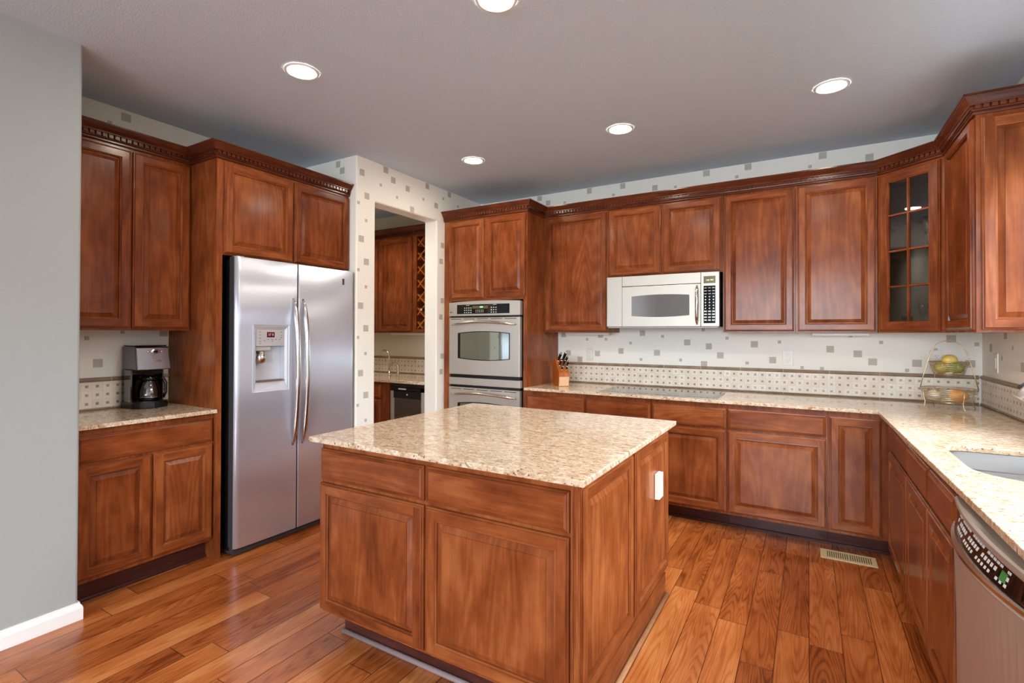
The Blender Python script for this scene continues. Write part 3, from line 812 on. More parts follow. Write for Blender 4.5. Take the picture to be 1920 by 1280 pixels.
def bm_obj(bm, name, mat, origin, bevel=0.0, parent=None):
    o0 = Vector(origin)
    for v in bm.verts: v.co -= o0
    me = bpy.data.meshes.new(name); bm.to_mesh(me); bm.free(); me.materials.append(mat)
    o = bpy.data.objects.new(name, me); C.objects.link(o)
    if parent: o.parent = parent
    else: o.location = o0
    if bevel:
        b = o.modifiers.new('edge', 'BEVEL'); b.width = bevel; b.segments = 2; b.limit_method = 'ANGLE'; b.angle_limit = math.radians(60)
    return o
def rrect(x0, x1, y0, y1, r, n=8):
    P = []
    for cx, cy, a in ((x1 - r, y1 - r, 0), (x0 + r, y1 - r, 90), (x0 + r, y0 + r, 180), (x1 - r, y0 + r, 270)):
        for k in range(n + 1):
            t = math.radians(a + 90 * k / n); P.append((cx + r * math.cos(t), cy + r * math.sin(t)))
    return P
CB = CT - 0.0225
SX0, SX1, SY0, SY1 = 0.482, 0.875, 2.195, 2.765
hole = rrect(SX0, SX1, SY0, SY1, 0.075)
for k in range(18, 27):          # the near corner of the cut-out has a wide sweep
    a = math.radians(180 + 90 * (k - 18) / 8); hole[k] = (SX0 + .15 + .15 * math.cos(a), SY0 + .15 + .15 * math.sin(a))
b = slab([(XO + .002, 3.774), (0.361, 3.774), (0.402, 1.20), (XR - .003, 1.20), (XR - .003, YB - .003), (XO + .002, YB - .003)], [hole], CB, CT)
tag(bm_obj(b, 'countertop', M['granite'], (0, 3.9, CB), 0.003), 'L-shaped speckled beige granite countertop holding the cooktop and sink', 'countertop')
b = slab([(XL + .002, YN + .003), (-3.085, YN + .003), (-3.085, 1.7145), (XL + .002, 1.7145)], [], CB, CT)
tag(bm_obj(b, 'countertop', M['granite'], (-3.4, 1.37, CB), 0.003), 'short granite countertop under the coffee maker', 'countertop')
b = slab([(-1.931, 1.4755), (-0.609, 1.4755), (-0.609, 2.76), (-1.931, 2.76)], [], CB, CT)
tag(bm_obj(b, 'countertop', M['granite'], (-1.27, 2.1, CB), 0.004), 'square polished granite countertop on the island', 'countertop')

# ------------------------------------------------------------------ island
t = thing('kitchen_island', 'freestanding cherry island cabinet with two drawers and paneled side', 'kitchen island', (-1.27, 2.13, 0))
IY, IX = 1.531, -0.660
mb = MB(); mb.box(-1.900, IX, IY, 2.730, 0.125, 0.892); mb.box(-1.900 + .055, IX, IY + .10, 2.700, 0.0, 0.1245); mb.build('carcass', M['cherry'], t)
drawer(t, '-y', IY, -1.898, -1.297, 0.722, 0.860); drawer(t, '-y', IY, -1.284, -0.678, 0.722, 0.860)
door(t, '-y', IY, -1.902, -1.297, 0.138, 0.706); door(t, '-y', IY, -1.284, -0.678, 0.138, 0.706)
door(t, '+x', IX, 1.545, 2.112, 0.150, 0.868, name='side_panel'); door(t, '+x', IX, 2.150, 2.722, 0.150, 0.868, name='side_panel')
mb = MB()    # fluted post on the front corner
for k, (w, d) in enumerate(((0.006, .010), (0.006, .016), (0.006, .011), (0.008, .018))):
    xx = -0.674 + k * 0.0075; mb.box(xx, xx + w, IY - d, IY, 0.125, 0.892)
for k, (w, d) in enumerate(((0.008, .020), (0.006, .014))):
    yy = IY - .017 + k * 0.010; mb.box(IX + .0005, IX + d, yy, yy + w, 0.125, 0.892)
mb.build('corner_post', M['cherry'], t, bevel=0.0018)
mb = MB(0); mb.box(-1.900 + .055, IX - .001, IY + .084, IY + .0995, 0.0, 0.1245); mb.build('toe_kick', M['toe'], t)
mb = MB(0); mb.tube([(-1.845, IY + .075, 0.011), (IX - .002, IY + .075, 0.011)], 0.0115, 10); mb.build('shoe_molding', M['sheenshoe'], t)
mb = MB(1); mb.box(IX + .0005, IX + .008, IY + .02, 2.700, 0.0, 0.124); mb.build('base_board', M['cherry'], t)
mb = MB(1); mb.tube([(IX + .017, IY + .02, 0.011), (IX + .017, 2.700, 0.011)], 0.0115, 10); mb.build('shoe_molding', M['lightshoe'], t)

# ------------------------------------------------------------------ tile backsplashes
def splash(name, facing, plane, a, b, z0, label, ph=0.0, joint=0.306, jo=0.0):
    U, N = frame_of(facing); P = plane_point(facing, plane); u0, u1 = rng(facing, a, b)
    Z = Vector((0, 0, 1)); q = lambda u, w, z: P + U * u + N * w + Z * z
    o = None; zm = z0 + 0.012; zt = zm + 0.155
    t = thing(name, label, 'backsplash', tuple(q((u0 + u1) / 2, 0, z0)))
    mb = MB(); c = [(u0, zm), (u1, zm), (u1, zt), (u0, zt)]
    for w in (0.008,):
        mb.face([q(u, w, z) for u, z in c], 0, uv=[((u - ph) + 50 * 0.0517, (z - zm)) for u, z in c])
    mb.face([q(u0, .0016, zt), q(u0, .008, zt), q(u1, .008, zt), q(u1, .0016, zt)][::-1]); mb.face([q(u0, .0016, zm), q(u0, .008, zm), q(u0, .008, zt), q(u0, .0016, zt)])
    mb.face([q(u1, .0016, zm), q(u1, .0016, zt), q(u1, .008, zt), q(u1, .008, zm)])
    mb.build('mosaic_band', M['mosaic'], t)
    for nm, za, zb, prof in (('lower_trim', z0, zm, [(0.0016, 0), (0.012, 0), (0.016, .006), (0.012, .0115), (0.0016, .0115)]),
                             ('upper_trim', zt, zt + .027, [(0.0016, 0), (0.009, 0), (0.010, .004), (0.016, .009), (0.017, .014), (0.015, .020), (0.011, .023), (0.010, .026), (0.0016, .026)])):
        mb = MB(0); e = [u0]
        k = math.ceil((u0 - jo) / joint) if joint else 0
        while jo + k * joint < u1 - 0.01:
            if jo + k * joint > u0 + 0.01: e.append(jo + k * joint)
            k += 1
        e.append(u1); n = len(prof)
        for i in range(len(e) - 1):
            for (s0, s1, mi, sc) in ((e[i] + .0012, e[i + 1] - .0012, 0, 1.0), (e[i + 1] - .0012, e[i + 1] + .0012 if i < len(e) - 2 else e[i + 1], 1, 0.94)):
                sc_ = lambda w: max(w * sc, .0016)
                A = [q(s0, sc_(w), za + z) for w, z in prof]; B = [q(s1, sc_(w), za + z) for w, z in prof]
                mb.mesh(A + B, [tuple(range(n))[::-1], tuple(range(n, 2 * n))] + [(j, j + n, (j + 1) % n + n, (j + 1) % n) for j in range(n)], mi)
        mb.build(nm, [M['listello'], M['grout']], t)
splash('tile_backsplash', '-y', YB, XO + .003, XR - .018, CT + .001, 'long beige mosaic backsplash behind the cooktop', ph=-1.818 - 0.0258, joint=0.306, jo=-1.702)
splash('tile_backsplash', '-x', XR, 1.5, YB - .018, CT + .001, 'mosaic backsplash on the right wall behind the faucet', ph=0.01)
splash('tile_backsplash', '+x', XL, YN + .004, 1.714, CT + .001, 'short mosaic backsplash behind the coffee maker', ph=1.275 - 0.0258, joint=0.306, jo=1.395)
splash('tile_backsplash', '-y', YPB, -5.0, XPB - .004, CT + .001, 'mosaic backsplash in the pantry behind the small faucet', ph=0.02)

# ------------------------------------------------------------------ refrigerator
FX, FY0, FY1, FYS = -3.020, 1.787, 2.716, 2.212
t = thing('refrigerator', 'stainless steel side-by-side refrigerator with a water dispenser', 'refrigerator', (-3.36, 2.25, 0))
mb = MB(); mb.box(XL + 0.03, -3.100, FY0 + .006, FY1 - .006, 0.025, 1.835); mb.build('cabinet_body', M['black'], t, bevel=0.004)
mb = MB(); mb.box(-3.40, -3.052, FY0 + .012, FY1 - .012, 0.008, 0.024)
mb.box(-3.095, -3.050, FY0 + .010, FY1 - .010, 0.0245, 0.046)
for k in range(22):
    yy = FY0 + .03 + k * 0.040; mb.box(-3.0495, -3.044, yy, yy + .030, 0.028, 0.032); mb.box(-3.0495, -3.044, yy, yy + .030, 0.036, 0.040)
mb.build('base_grille', M['darkgrey'], t)
def fridge_door(name, y0, y1, hole=None, round_first=True):
    yc = 0.5 * (FY0 + FY1); hw = 0.5 * (FY1 - FY0)
    def fx(y):
        x = FX + 0.012 * (1 - ((y - yc) / hw) ** 2)
        r = 0.022 if y < yc else 0.022
        for e, rr in ((y - y0, 0.028 if y0 == FY0 else 0.008), (y1 - y, 0.028 if y1 == FY1 else 0.008)):
            if e < rr: x -= rr * 0.8 * (1 - math.sqrt(max(0, 1 - ((rr - e) / rr) ** 2)))
        return x
    ys = sorted(set([y0 + (y1 - y0) * k / 24 for k in range(25)] + [y0 + a for a in (.001, .002, .004, .006, .008, .011, .015, .020, .025, .03)] + [y1 - a for a in (.001, .002, .004, .006, .008, .011, .015, .020, .025, .03)] + ([hole[0], hole[1]] if hole else [])))
    zs = [0.052, 0.056, 1.846, 1.850]
    if hole: zs = [0.052, 0.056, hole[2], hole[3], 1.846, 1.850]
    def P(y, z):
        e = 0.004 if z in (0.052, 1.850) else 0.0
        return Vector((fx(y) - e, y, z))
    V = [P(y, z) for z in zs for y in ys]; n = len(ys); F = []
    for j in range(len(zs) - 1):
        for i in range(n - 1):
            ym, zm = (ys[i] + ys[i + 1]) / 2, (zs[j] + zs[j + 1]) / 2
            if hole and hole[0] < ym < hole[1] and hole[2] < zm < hole[3]: continue
            F.append((j * n + i, j * n + i + 1, (j + 1) * n + i + 1, (j + 1) * n + i))
    mb = MB(); mb.mesh(V, F, 0, smooth=True)
    xb = -3.092
    m = len(zs) - 1
    for i in range(n - 1):
        mb.face([P(ys[i], zs[m]), P(ys[i + 1], zs[m]), (xb, ys[i + 1], zs[m]), (xb, ys[i], zs[m])])
        mb.face([(xb, ys[i], zs[0]), (xb, ys[i + 1], zs[0]), P(ys[i + 1], zs[0]), P(ys[i], zs[0])])
    for j in range(m):
        mb.face([(xb, y0, zs[j]), P(y0, zs[j]), P(y0, zs[j + 1]), (xb, y0, zs[j + 1])], 1); mb.face([P(y1, zs[j]), (xb, y1, zs[j]), (xb, y1, zs[j + 1]), P(y1, zs[j + 1])], 1)
    mb.face([(xb, y0, zs[0]), (xb, y0, zs[m]), (xb, y1, zs[m]), (xb, y1, zs[0])], 1)
    return mb.build(name, [M['steel'], M['darkgrey']], t), fx
DH = (1.905, 2.132, 1.012, 1.420)
d1, fx1 = fridge_door('freezer_door', FY0, FYS - .004, DH)
d2, fx2 = fridge_door('fresh_food_door', FYS + .004, FY1)
# dispenser
dx = fx1(2.0)
mb = MB(); 
fr = [(DH[0] - .012, DH[2] - .012), (DH[1] + .012, DH[2] - .012), (DH[1] + .012, DH[3] + .012), (DH[0] - .012, DH[3] + .012)]
fi = [(DH[0] + .012, DH[2] + .05), (DH[1] - .012, DH[2] + .05), (DH[1] - .012, DH[3] - .022), (DH[0] + .012, DH[3] - .022)]
A = [Vector((fx1(y) + .004, y, z)) for y, z in fr]; B = [Vector((dx - .012, y, z)) for y, z in fi]; A0 = [Vector((fx1(y) - .004, y, z)) for y, z in fr]
for k in range(4):
    mb.face([A[k], A[(k + 1) % 4], B[(k + 1) % 4], B[k]]); mb.face([A0[k], A0[(k + 1) % 4], A[(k + 1) % 4], A[k]])
K = [Vector((dx - .064, y, z)) for y, z in fi]
for k in range(4): mb.face([B[k], B[(k + 1) % 4], K[(k + 1) % 4], K[k]])
mb.face(K)
dsp = mb.build('dispenser_recess', plain('silver_plastic', lin(206, 208, 216), 0.32, 0.35), t)
mb = MB(); mb.box(dx - .045, dx - .010, 1.919, 2.119, 1.293, 1.398); cp = mb.build('control_panel', M['lightgrey'], t, bevel=0.002)
mb = MB(); mb.box(dx - .0098, dx - .0085, 1.992, 2.046, 1.350, 1.384); mb.build('display', M['lcd_dark'], cp)
text('display_digits', '37 0', 0.022, M['lcd_red'], cp, (dx - .0082, 2.019, 1.367), FR_X)
mb = MB()
for yy, zz in [(1.945, 1.385), (1.945, 1.365), (1.945, 1.345), (1.945, 1.325), (1.975, 1.328), (2.0, 1.335), (2.028, 1.335), (2.056, 1.335), (2.084, 1.335), (2.095, 1.385), (2.095, 1.362), (2.095, 1.348), (2.03, 1.325), (2.098, 1.305), (1.945, 1.312)]:
    mb.box(dx - .0098, dx - .0088, yy - .005, yy + .005, zz - .0015, zz + .0015)
mb.build('legend_lettering', M['darkgrey'], cp)
mb = MB(); mb.box(dx - .060, dx - .018, 1.921, 2.03, 1.262, 1.2925); mb.build('chute', M['lightgrey'], t, bevel=0.008)
mb = MB(); mb.lathe([(0.012, 0.0), (0.030, .010), (0.034, .045), (0.022, .075), (0.016, .082)], (dx - .036, 1.967, 1.180), 16); mb.build('paddle', M['satin'], t)
mb = MB(); mb.box(dx - .062, dx - .004, 1.920, 2.118, 1.0625, 1.070)
for k in range(9): mb.box(dx - .060, dx - .006, 1.927 + k * .0215, 1.937 + k * .0215, 1.0705, 1.074)
mb.build('drip_tray', M['satin'], t)
def fridge_handle(y, par, fx):
    pts = []; rr = []
    for k in range(29):
        s = k / 28; z = 0.622 + s * 0.99
        b = math.sin(math.pi * s) ** 0.55
        pts.append((fx(y) - .002 + 0.058 * b, y, z)); rr.append(0.006 + 0.0085 * min(1, math.sin(math.pi * s) * 3))
    mb = MB(); mb.tube(pts, rr, 14, squash=1.15); mb.build('handle', M['satinsteel'], par)
M['satinsteel'] = plain('satin_steel', lin(206, 204, 204), 0.2, 1.0)
fridge_handle(2.176, d1, fx1); fridge_handle(2.250, d2, fx2)
mb = MB(); bx = fx2(2.6); mb.box(bx - .002, bx + .002, 2.592, 2.612, 1.742, 1.788); bd = mb.build('badge', M['satin'], d2, bevel=0.001)
mb = MB()
for a, b in ((1.778, 1.784), (1.760, 1.775), (1.746, 1.757)): mb.box(bx + .0021, bx + .003, 2.602, 2.610, a, b)
mb.build('badge_mark', M['slot'], bd)
mb = MB(); mb.box(-3.10, -3.05, FY0 + .02, FY0 + .07, 1.851, 1.858); mb.build('hinge_cover', M['lightgrey'], t, bevel=0.004)
mb = MB(); mb.box(-3.10, -3.05, FY1 - .07, FY1 - .02, 1.851, 1.858); mb.build('hinge_cover', M['lightgrey'], t, bevel=0.004)

# ------------------------------------------------------------------ double wall oven
OX0, OX1, OY = -2.935, -2.160, 3.792
t = thing('double_wall_oven', 'stainless steel double wall oven stacked in the tall cabinet', 'oven', ((OX0 + OX1) / 2, 4.1, 0.34))
mb = MB(); mb.box(OX0 + .01, OX1 - .01, YO + .004, 4.40, 0.34, 1.66); mb.build('oven_body', M['darkgrey'], t)
mb = MB()    # control fascia, top edge gently arched, front bowed
def bow(x): s = (x - (OX0 + OX1) / 2) / ((OX1 - OX0) / 2); return 1 - s * s
xs = [OX0 + (OX1 - OX0) * k / 16 for k in range(17)]
lo = [(x, OY - .012 * bow(x), 1.543) for x in xs]; hi = [(x, OY - .010 * bow(x), 1.668 + .010 * bow(x)) for x in xs]
bl = [(x, YO + .003, 1.543) for x in xs]; bh = [(x, YO + .003, 1.668 + .010 * bow(x)) for x in xs]; n = 17
F = []
for i in range(16):
    F += [(i, i + 1, n + i + 1, n + i), (n + i, n + i + 1, 3 * n + i + 1, 3 * n + i), (2 * n + i, 2 * n + i + 1, i + 1, i)]
F += [(0, n, 3 * n, 2 * n), (n - 1, 3 * n - 1, 4 * n - 1, 2 * n - 1)]
mb.mesh(lo + hi + bl + bh, F); cpn = mb.build('control_fascia', M['steelwarm'], t)
def bowed_panel(name, x0, x1, z0, z1, par, mat, off, arch=0.0, nseg=12):
    mb = MB(); xs = [x0 + (x1 - x0) * k / nseg for k in range(nseg + 1)]; v = []; f = []
    for x in xs:
        s = (x - (x0 + x1) / 2) / ((x1 - x0) / 2); y = OY - .0118 * bow(x) - off
        v += [(x, y, z0 - arch * (1 - s * s)), (x, y, z1 + arch * (1 - s * s)), (x, y + .004, z0 - arch * (1 - s * s)), (x, y + .004, z1 + arch * (1 - s * s))]
    for k in range(nseg):
        a, b = 4 * k, 4 * k + 4; f += [(a, b, b + 1, a + 1), (a + 1, b + 1, b + 3, a + 3), (a + 2, b + 2, b, a)]
    f += [(0, 1, 3, 2), (4 * nseg, 4 * nseg + 2, 4 * nseg + 3, 4 * nseg + 1)]
    mb.mesh(v, f); return mb.build(name, mat, par)
bp = bowed_panel('display_panel', -2.836, -2.264, 1.560, 1.646, cpn, M['gloss_black'], .0012)
mb = MB(); mb.box(-2.656, -2.485, OY - .0150, OY - .0145, 1.607, 1.632); dw = mb.build('display', M['lcd_bg'], bp)
text('clock_digits', '2:03', 0.020, M['lcd_green'], bp, (-2.556, OY - .0158, 1.620), FR_Y)
def pads(x0, z0, nx, nz, dx_, dz_, w, h):
    for i in range(nx):
        for j in range(nz):
            x = x0 + i * dx_; z = z0 + j * dz_; y = OY - .0140 * 1.0
            mb.box(x - w, x + w, y - .0010, y, z - h, z + h)
mb = MB(); pads(-2.742, 1.572, 4, 3, .0235, .021, .0052, .0042); mb.box(-2.725, -2.690, OY - .0148, OY - .0138, 1.636, 1.639); mb.build('number_keys', M['pale'], bp)
mb = MB(); pads(-2.615, 1.577, 5, 2, .019, .014, .0035, .0030); mb.build('function_keys', M['pale'], bp)
mb = MB(); pads(-2.448, 1.572, 3, 3, .024, .021, .0052, .0042); mb.box(-2.43, -2.395, OY - .0148, OY - .0138, 1.638, 1.641); mb.build('cooking_keys', M['pale'], bp)
mb = MB(); mb.lathe([(0.007, 0), (0.007, .0012)], (-2.913, OY - .0005, 1.578), 14, axis=(0, -1, 0)); mb.box(-2.902, -2.885, OY - .0028, OY - .0010, 1.575, 1.580); mb.build('maker_badge', M['darkgrey'], cpn)
def oven_door(z0, z1, wz0, wz1):
    mb = MB(); mb.box(OX0 + .002, OX1 - .004, OY, YO + .003, z0, z1); d = mb.build('oven_door', M['steelwarm'], t, bevel=0.004)
    mb = MB()
    for k in range(5): mb.box(OX0 + .022 + k * .149, OX0 + .145 + k * .149, OY - .0008, OY, z1 - .0165, z1 - .0115)
    mb.build('vent_slot', M['slot'], d)
    def glassy(name, x0, x1, a, b, arch, y0, mat):
        mb = MB(); nn = 16; v = []; f = []
        for k in range(nn + 1):
            x = x0 + (x1 - x0) * k / nn; s = 2 * k / nn - 1; e = arch * (1 - s * s)
            v += [(x, y0, a - e), (x, y0, b + e), (x, OY + .001, a - e), (x, OY + .001, b + e)]
        for k in range(nn):
            p, q = 4 * k, 4 * k + 4; f += [(p, q, q + 1, p + 1), (p + 1, q + 1, q + 3, p + 3), (p + 2, q + 2, q, p)]
        f += [(0, 1, 3, 2), (4 * nn, 4 * nn + 2, 4 * nn + 3, 4 * nn + 1)]
        mb.mesh(v, f); return mb.build(name, mat, d)
    glassy('window_frame', -2.829, -2.262, wz0, wz1, 0.017, OY - .002, M['gloss_black'])
    glassy('window_glass', -2.800, -2.272, wz0 + .006, wz1 - .006, 0.016, OY - .0032, M['ovenglass'])
    pts = []; rr = []
    for k in range(25):
        s = k / 24; b_ = math.sin(math.pi * s)
        pts.append((-2.905 + .71 * s, OY + .002 - .062 * b_ ** .6, z1 - .068 + .026 * b_)); rr.append(.006 + .006 * min(1, b_ * 3))
    mb = MB(); mb.tube(pts, rr, 12); mb.build('handle', M['satin'], d)
    return d
oven_door(0.999, 1.527, 1.150, 1.384); oven_door(0.352, 0.879, 0.502, 0.736)
mb = MB(); mb.box(OX0, OX1, OY + .004, YO + .003, 0.902, 0.968); mb.build('middle_trim', M['steelwarm'], t, bevel=0.003)
for z0, z1 in ((0.8795, 0.9015), (0.9685, 0.9985), (1.5275, 1.5425)):
    mb = MB(); mb.box(OX0 + .006, OX1 - .006, OY + .018, YO + .002, z0, z1); mb.build('gasket', M['black'], t)

# ------------------------------------------------------------------ microwave
MX0, MX1, MY, MZ0, MZ1 = -1.4785, -0.585, 4.085, 1.437, 1.858
t = thing('microwave_oven', 'stainless over-the-range microwave with a curved window', 'microwave', ((MX0 + MX1) / 2, 4.27, MZ0))
mb = MB(); mb.box(MX0 + .002, MX1 - .002, MY + .030, YB - .003, MZ0, MZ1); mb.build('housing', M['black'], t)
mb = MB(); mb.box(MX0, -1.347, MY, MY + .029, MZ0 + .002, MZ1); mb.build('left_fascia', M['steelwarm'], t, bevel=0.003)
mb = MB(); mb.box(-1.3455, -0.7195, MY, MY + .029, 1.774, MZ1); mb.build('vent_grille', M['steelwarm'], t, bevel=0.003)
mb = MB(); mb.box(-1.3455, -0.7195, MY - .002, MY + .029, MZ0 + .002, 1.771); dr = mb.build('microwave_door', M['steelwarm'], t, bevel=0.003)
mb = MB(); nn = 18; v = []; f = []
for k in range(nn + 1):
    s = 2 * k / nn - 1; x = -1.263 + .460 * k / nn; e = .011 * (1 - s * s)
    v += [(x, MY - .0032, 1.528 - e), (x, MY - .0032, 1.688 + e), (x, MY - .001, 1.528 - e), (x, MY - .001, 1.688 + e)]
for k in range(nn):
    p, q = 4 * k, 4 * k + 4; f += [(p, q, q + 1, p + 1), (p + 1, q + 1, q + 3, p + 3), (p + 2, q + 2, q, p)]
f += [(0, 1, 3, 2), (4 * nn, 4 * nn + 2, 4 * nn + 3, 4 * nn + 1)]
mb.mesh(v, f); mb.build('window_glass', M['mwglass'], dr)
pts = []; rr = []
for k in range(21):
    s = k / 20; b_ = math.sin(math.pi * s); pts.append((-0.746 + .004 * b_, MY - .001 - .042 * b_ ** .6, 1.456 + .30 * s)); rr.append(.006 + .0065 * min(1, 3 * b_))
mb = MB(); mb.tube(pts, rr, 12); mb.build('handle', M['satin'], dr)
mb = MB(); mb.box(-0.718, MX1, MY, MY + .029, MZ0 + .002, MZ1); cp = mb.build('control_panel', M['steelwarm'], t, bevel=0.003)
mb = MB(); mb.box(-0.698, -0.612, MY - .0012, MY, 1.771, 1.826); mb.build('display', M['lcd_bg'], cp)
text('clock_digits', '1:01 PM', 0.017, M['lcd_amber'], cp, (-0.654, MY - .0016, 1.795), FR_Y)
mb = MB(); mb.box(-0.698, -0.612, MY - .0012, MY, 1.464, 1.752); kp = mb.build('keypad', M['gloss_black'], cp)
mb = MB()
for r_ in range(12):
    for c_ in range(3):
        x = -0.684 + c_ * .029; z = 1.735 - r_ * .0225
        w, h = ((.009, .0022) if r_ < 3 else (.0045, .0045) if r_ < 8 else (.010, .005))
        mb.box(x - w, x + w, MY - .0019, MY - .0012, z - h, z + h)
mb.build('key_legend', M['pale'], kp)
mb = MB(); mb.box(MX0 + .01, MX1 - .01, MY + .01, MY + .029, MZ0 - .008, MZ0 + .0015); mb.build('bottom_lip', M['lightgrey'], t)

# ------------------------------------------------------------------ cooktop
t = thing('cooktop', 'black glass cooktop set in the granite below the microwave', 'cooktop', (-1.01, 4.0, CT))
mb = MB(); mb.box(-1.460, -0.566, 3.800, 4.262, CT + .0004, CT + .006); mb.build('frame', M['steelwarm'], t, bevel=0.002)
mb = MB(); mb.box(-1.448, -0.578, 3.812, 4.250, CT + .0062, CT + .0072); gt = mb.build('glass_top', M['cooktop'], t)

# ------------------------------------------------------------------ sink and faucet
def bowl(mb, x0, x1, y0, y1, ztop, zbot, r=0.06, taper=0.018):
    a = rrect(x0, x1, y0, y1, r, 6); b_ = rrect(x0 + taper, x1 - taper, y0 + taper, y1 - taper, r, 6); c = rrect(x0 + taper + .03, x1 - taper - .03, y0 + taper + .03, y1 - taper - .03, max(r - .02, .02), 6); n = len(a)
    V = [(x, y, ztop) for x, y in a] + [(x, y, zbot + .03) for x, y in b_] + [(x, y, zbot) for x, y in c]
    F = [(k * n + (i + 1) % n, k * n + i, (k + 1) * n + i, (k + 1) * n + (i + 1) % n) for k in range(2) for i in range(n)] + [tuple(2 * n + i for i in range(n))]
    mb.mesh(V, F, 0, smooth=True)
t = thing('kitchen_sink', 'stainless undermount double-bowl sink in the right counter', 'sink', (0.68, 2.4, 0.70))
mb = MB(); bowl(mb, SX0 - .004, SX1 + .004, 2.425, SY1 + .004, CB - .001, 0.72); mb.build('far_bowl', M['sinksteel'], t)
mb = MB(); bowl(mb, SX0 - .004, SX1 + .004, SY0 - .004, 2.405, CB - .001, 0.70); mb.build('near_bowl', M['sinksteel'], t)
mb = MB(); mb.tube([(SX0 + .015, 2.415, CB - .020), (SX1 - .015, 2.415, CB - .020)], .0125, 16); mb.build('divider', M['sinksteel'], t)
for y0_, z0 in ((2.60, 0.720), (2.30, 0.700)):
    mb = MB(); mb.lathe([(0.001, .0012), (0.022, .0018), (0.040, .0030), (0.042, .0012)], (0.68, y0_, z0), 20); mb.build('drain', M['chrome'], t)
t = thing('kitchen_faucet', 'chrome pull-out kitchen faucet above the sink', 'faucet', (0.92, 2.52, CT))
mb = MB(); mb.lathe([(0.028, .0005), (0.028, .008), (0.022, .014), (0.020, .05), (0.019, .17)], (0.92, 2.52, CT), 20); mb.build('body', M['chrome'], t)
mb = MB(); mb.tube([(0.92, 2.52, 1.08), (0.917, 2.52, 1.16), (0.895, 2.52, 1.225), (0.85, 2.52, 1.262), (0.80, 2.52, 1.262), (0.765, 2.52, 1.245)], [.017, .017, .016, .016, .016, .017], 14); mb.build('spout', M['chrome'], t)
mb = MB(); mb.tube([(0.765, 2.52, 1.245), (0.735, 2.52, 1.222), (0.69, 2.52, 1.178), (0.664, 2.52, 1.146)], [.017, .020, .022, .024], 18); mb.build('spray_head', plain('brushed_nickel', lin(214, 212, 210), 0.35, 0.8), t)
mb = MB(); mb.tube([(0.700, 2.545, 1.205), (0.668, 2.55, 1.180)], [.012, .010], 10); mb.build('spray_button', M['darkgrey'], t)
mb = MB(); mb.tube([(0.92, 2.50, 1.06), (0.93, 2.46, 1.075), (0.95, 2.40, 1.11)], [.012, .009, .007], 10); mb.build('lever', M['chrome'], t)

# ------------------------------------------------------------------ dishwasher
DY0, DY1 = 1.475, 2.085
t = thing('dishwasher', 'stainless dishwasher with a bowed control panel under the right counter', 'dishwasher', (0.7, 1.78, 0))
mb = MB(); mb.box(XRF + .02, XR - .01, DY0 + .004, DY1 - .004, 0.02, 0.885); mb.build('tub', M['darkgrey'], t)
def dbow(y, k): s = (y - (DY0 + DY1) / 2) / ((DY1 - DY0) / 2); return k * (1 - s * s)
def curved(name, rows, mat, par, nseg=20):
    """rows: (base x, bow, z) lines stacked into one skin, front bulging towards -x"""
    mb = MB(); ys = [DY1 - (DY1 - DY0) * k / nseg for k in range(nseg + 1)]; n = nseg + 1
    v = [(x - dbow(y, b_), y, z) for x, b_, z in rows for y in ys]
    f = [(j * n + i, j * n + i + 1, (j + 1) * n + i + 1, (j + 1) * n + i) for j in range(len(rows) - 1) for i in range(nseg)]
    m = len(rows)
    f += [tuple(j * n for j in range(m))[::-1], tuple(j * n + nseg for j in range(m))]
    mb.mesh(v, f, smooth=False); return mb.build(name, mat, par)
curved('door_panel', [(.425, 0, .115), (.402, .010, .118), (.400, .022, .50), (.396, .038, .760), (.396, .042, .770), (.400, .042, .775), (.425, 0, .775)], M['steelwarm'], t)
curved('lower_lip', [(.425, 0, .7752), (.4005, .042, .7755), (.394, .046, .779), (.394, .046, .788), (.399, .040, .791), (.425, 0, .7915)], M['satin'], t)
pn = curved('control_panel', [(.425, 0, .7918), (.402, .036, .792), (.404, .012, .845), (.425, 0, .846)], M['gloss_black'], t)
curved('top_lip', [(.425, 0, .8465), (.400, .020, .847), (.398, .022, .853), (.398, .022, .866), (.402, .018, .870), (.425, 0, .871)], M['steelwarm'], t)
def panel_point(y, z):
    f = (z - .792) / .053
    return .402 + .002 * f - dbow(y, .036 - .024 * f)
for j, (zz, w, h, lab) in enumerate(((.803, .0050, .0035, 'lower_buttons'), (.819, .0060, .0045, 'upper_buttons'), (.834, .0075, .0030, 'caption_lettering'))):
    mb = MB()
    for k in range(22):
        y = DY1 - .085 - k * .0205
        if (k * 7 + j * 5) % 6 == 0: continue
        q = [(panel_point(yy, z_) - .0008, yy, z_) for yy, z_ in ((y + w, zz - h), (y - w, zz - h), (y - w, zz + h), (y + w, zz + h))]
        mb.mesh(q + [(x_ + .0016, y_, z_) for x_, y_, z_ in q], [(0, 1, 2, 3), (0, 4, 5, 1), (1, 5, 6, 2), (2, 6, 7, 3), (3, 7, 4, 0)])
    mb.build(lab, M['pale'], pn)
mb = MB(); q = [(panel_point(yy, z_) - .0011, yy, z_) for yy, z_ in ((1.600, .806), (1.572, .806), (1.572, .828), (1.600, .828))]
mb.mesh(q + [(x_ + .0016, y_, z_) for x_, y_, z_ in q], [(0, 1, 2, 3), (0, 4, 5, 1), (1, 5, 6, 2), (2, 6, 7, 3), (3, 7, 4, 0)]); mb.build('green_indicator', M['green'], pn)
mb = MB(); mb.box(.470, .484, DY0 + .004, DY1 - .004, 0.0, 0.110); mb.build('kick_plate', M['black'], t)
t = thing('end_panel', 'cherry end panel closing the counter run past the dishwasher', 'cabinet', (0.7, 1.35, 0))
mb = MB(); mb.box(XRF, XR - .004, 1.215, 1.470, 0.0, 0.892); mb.build('carcass', M['cherry'], t)

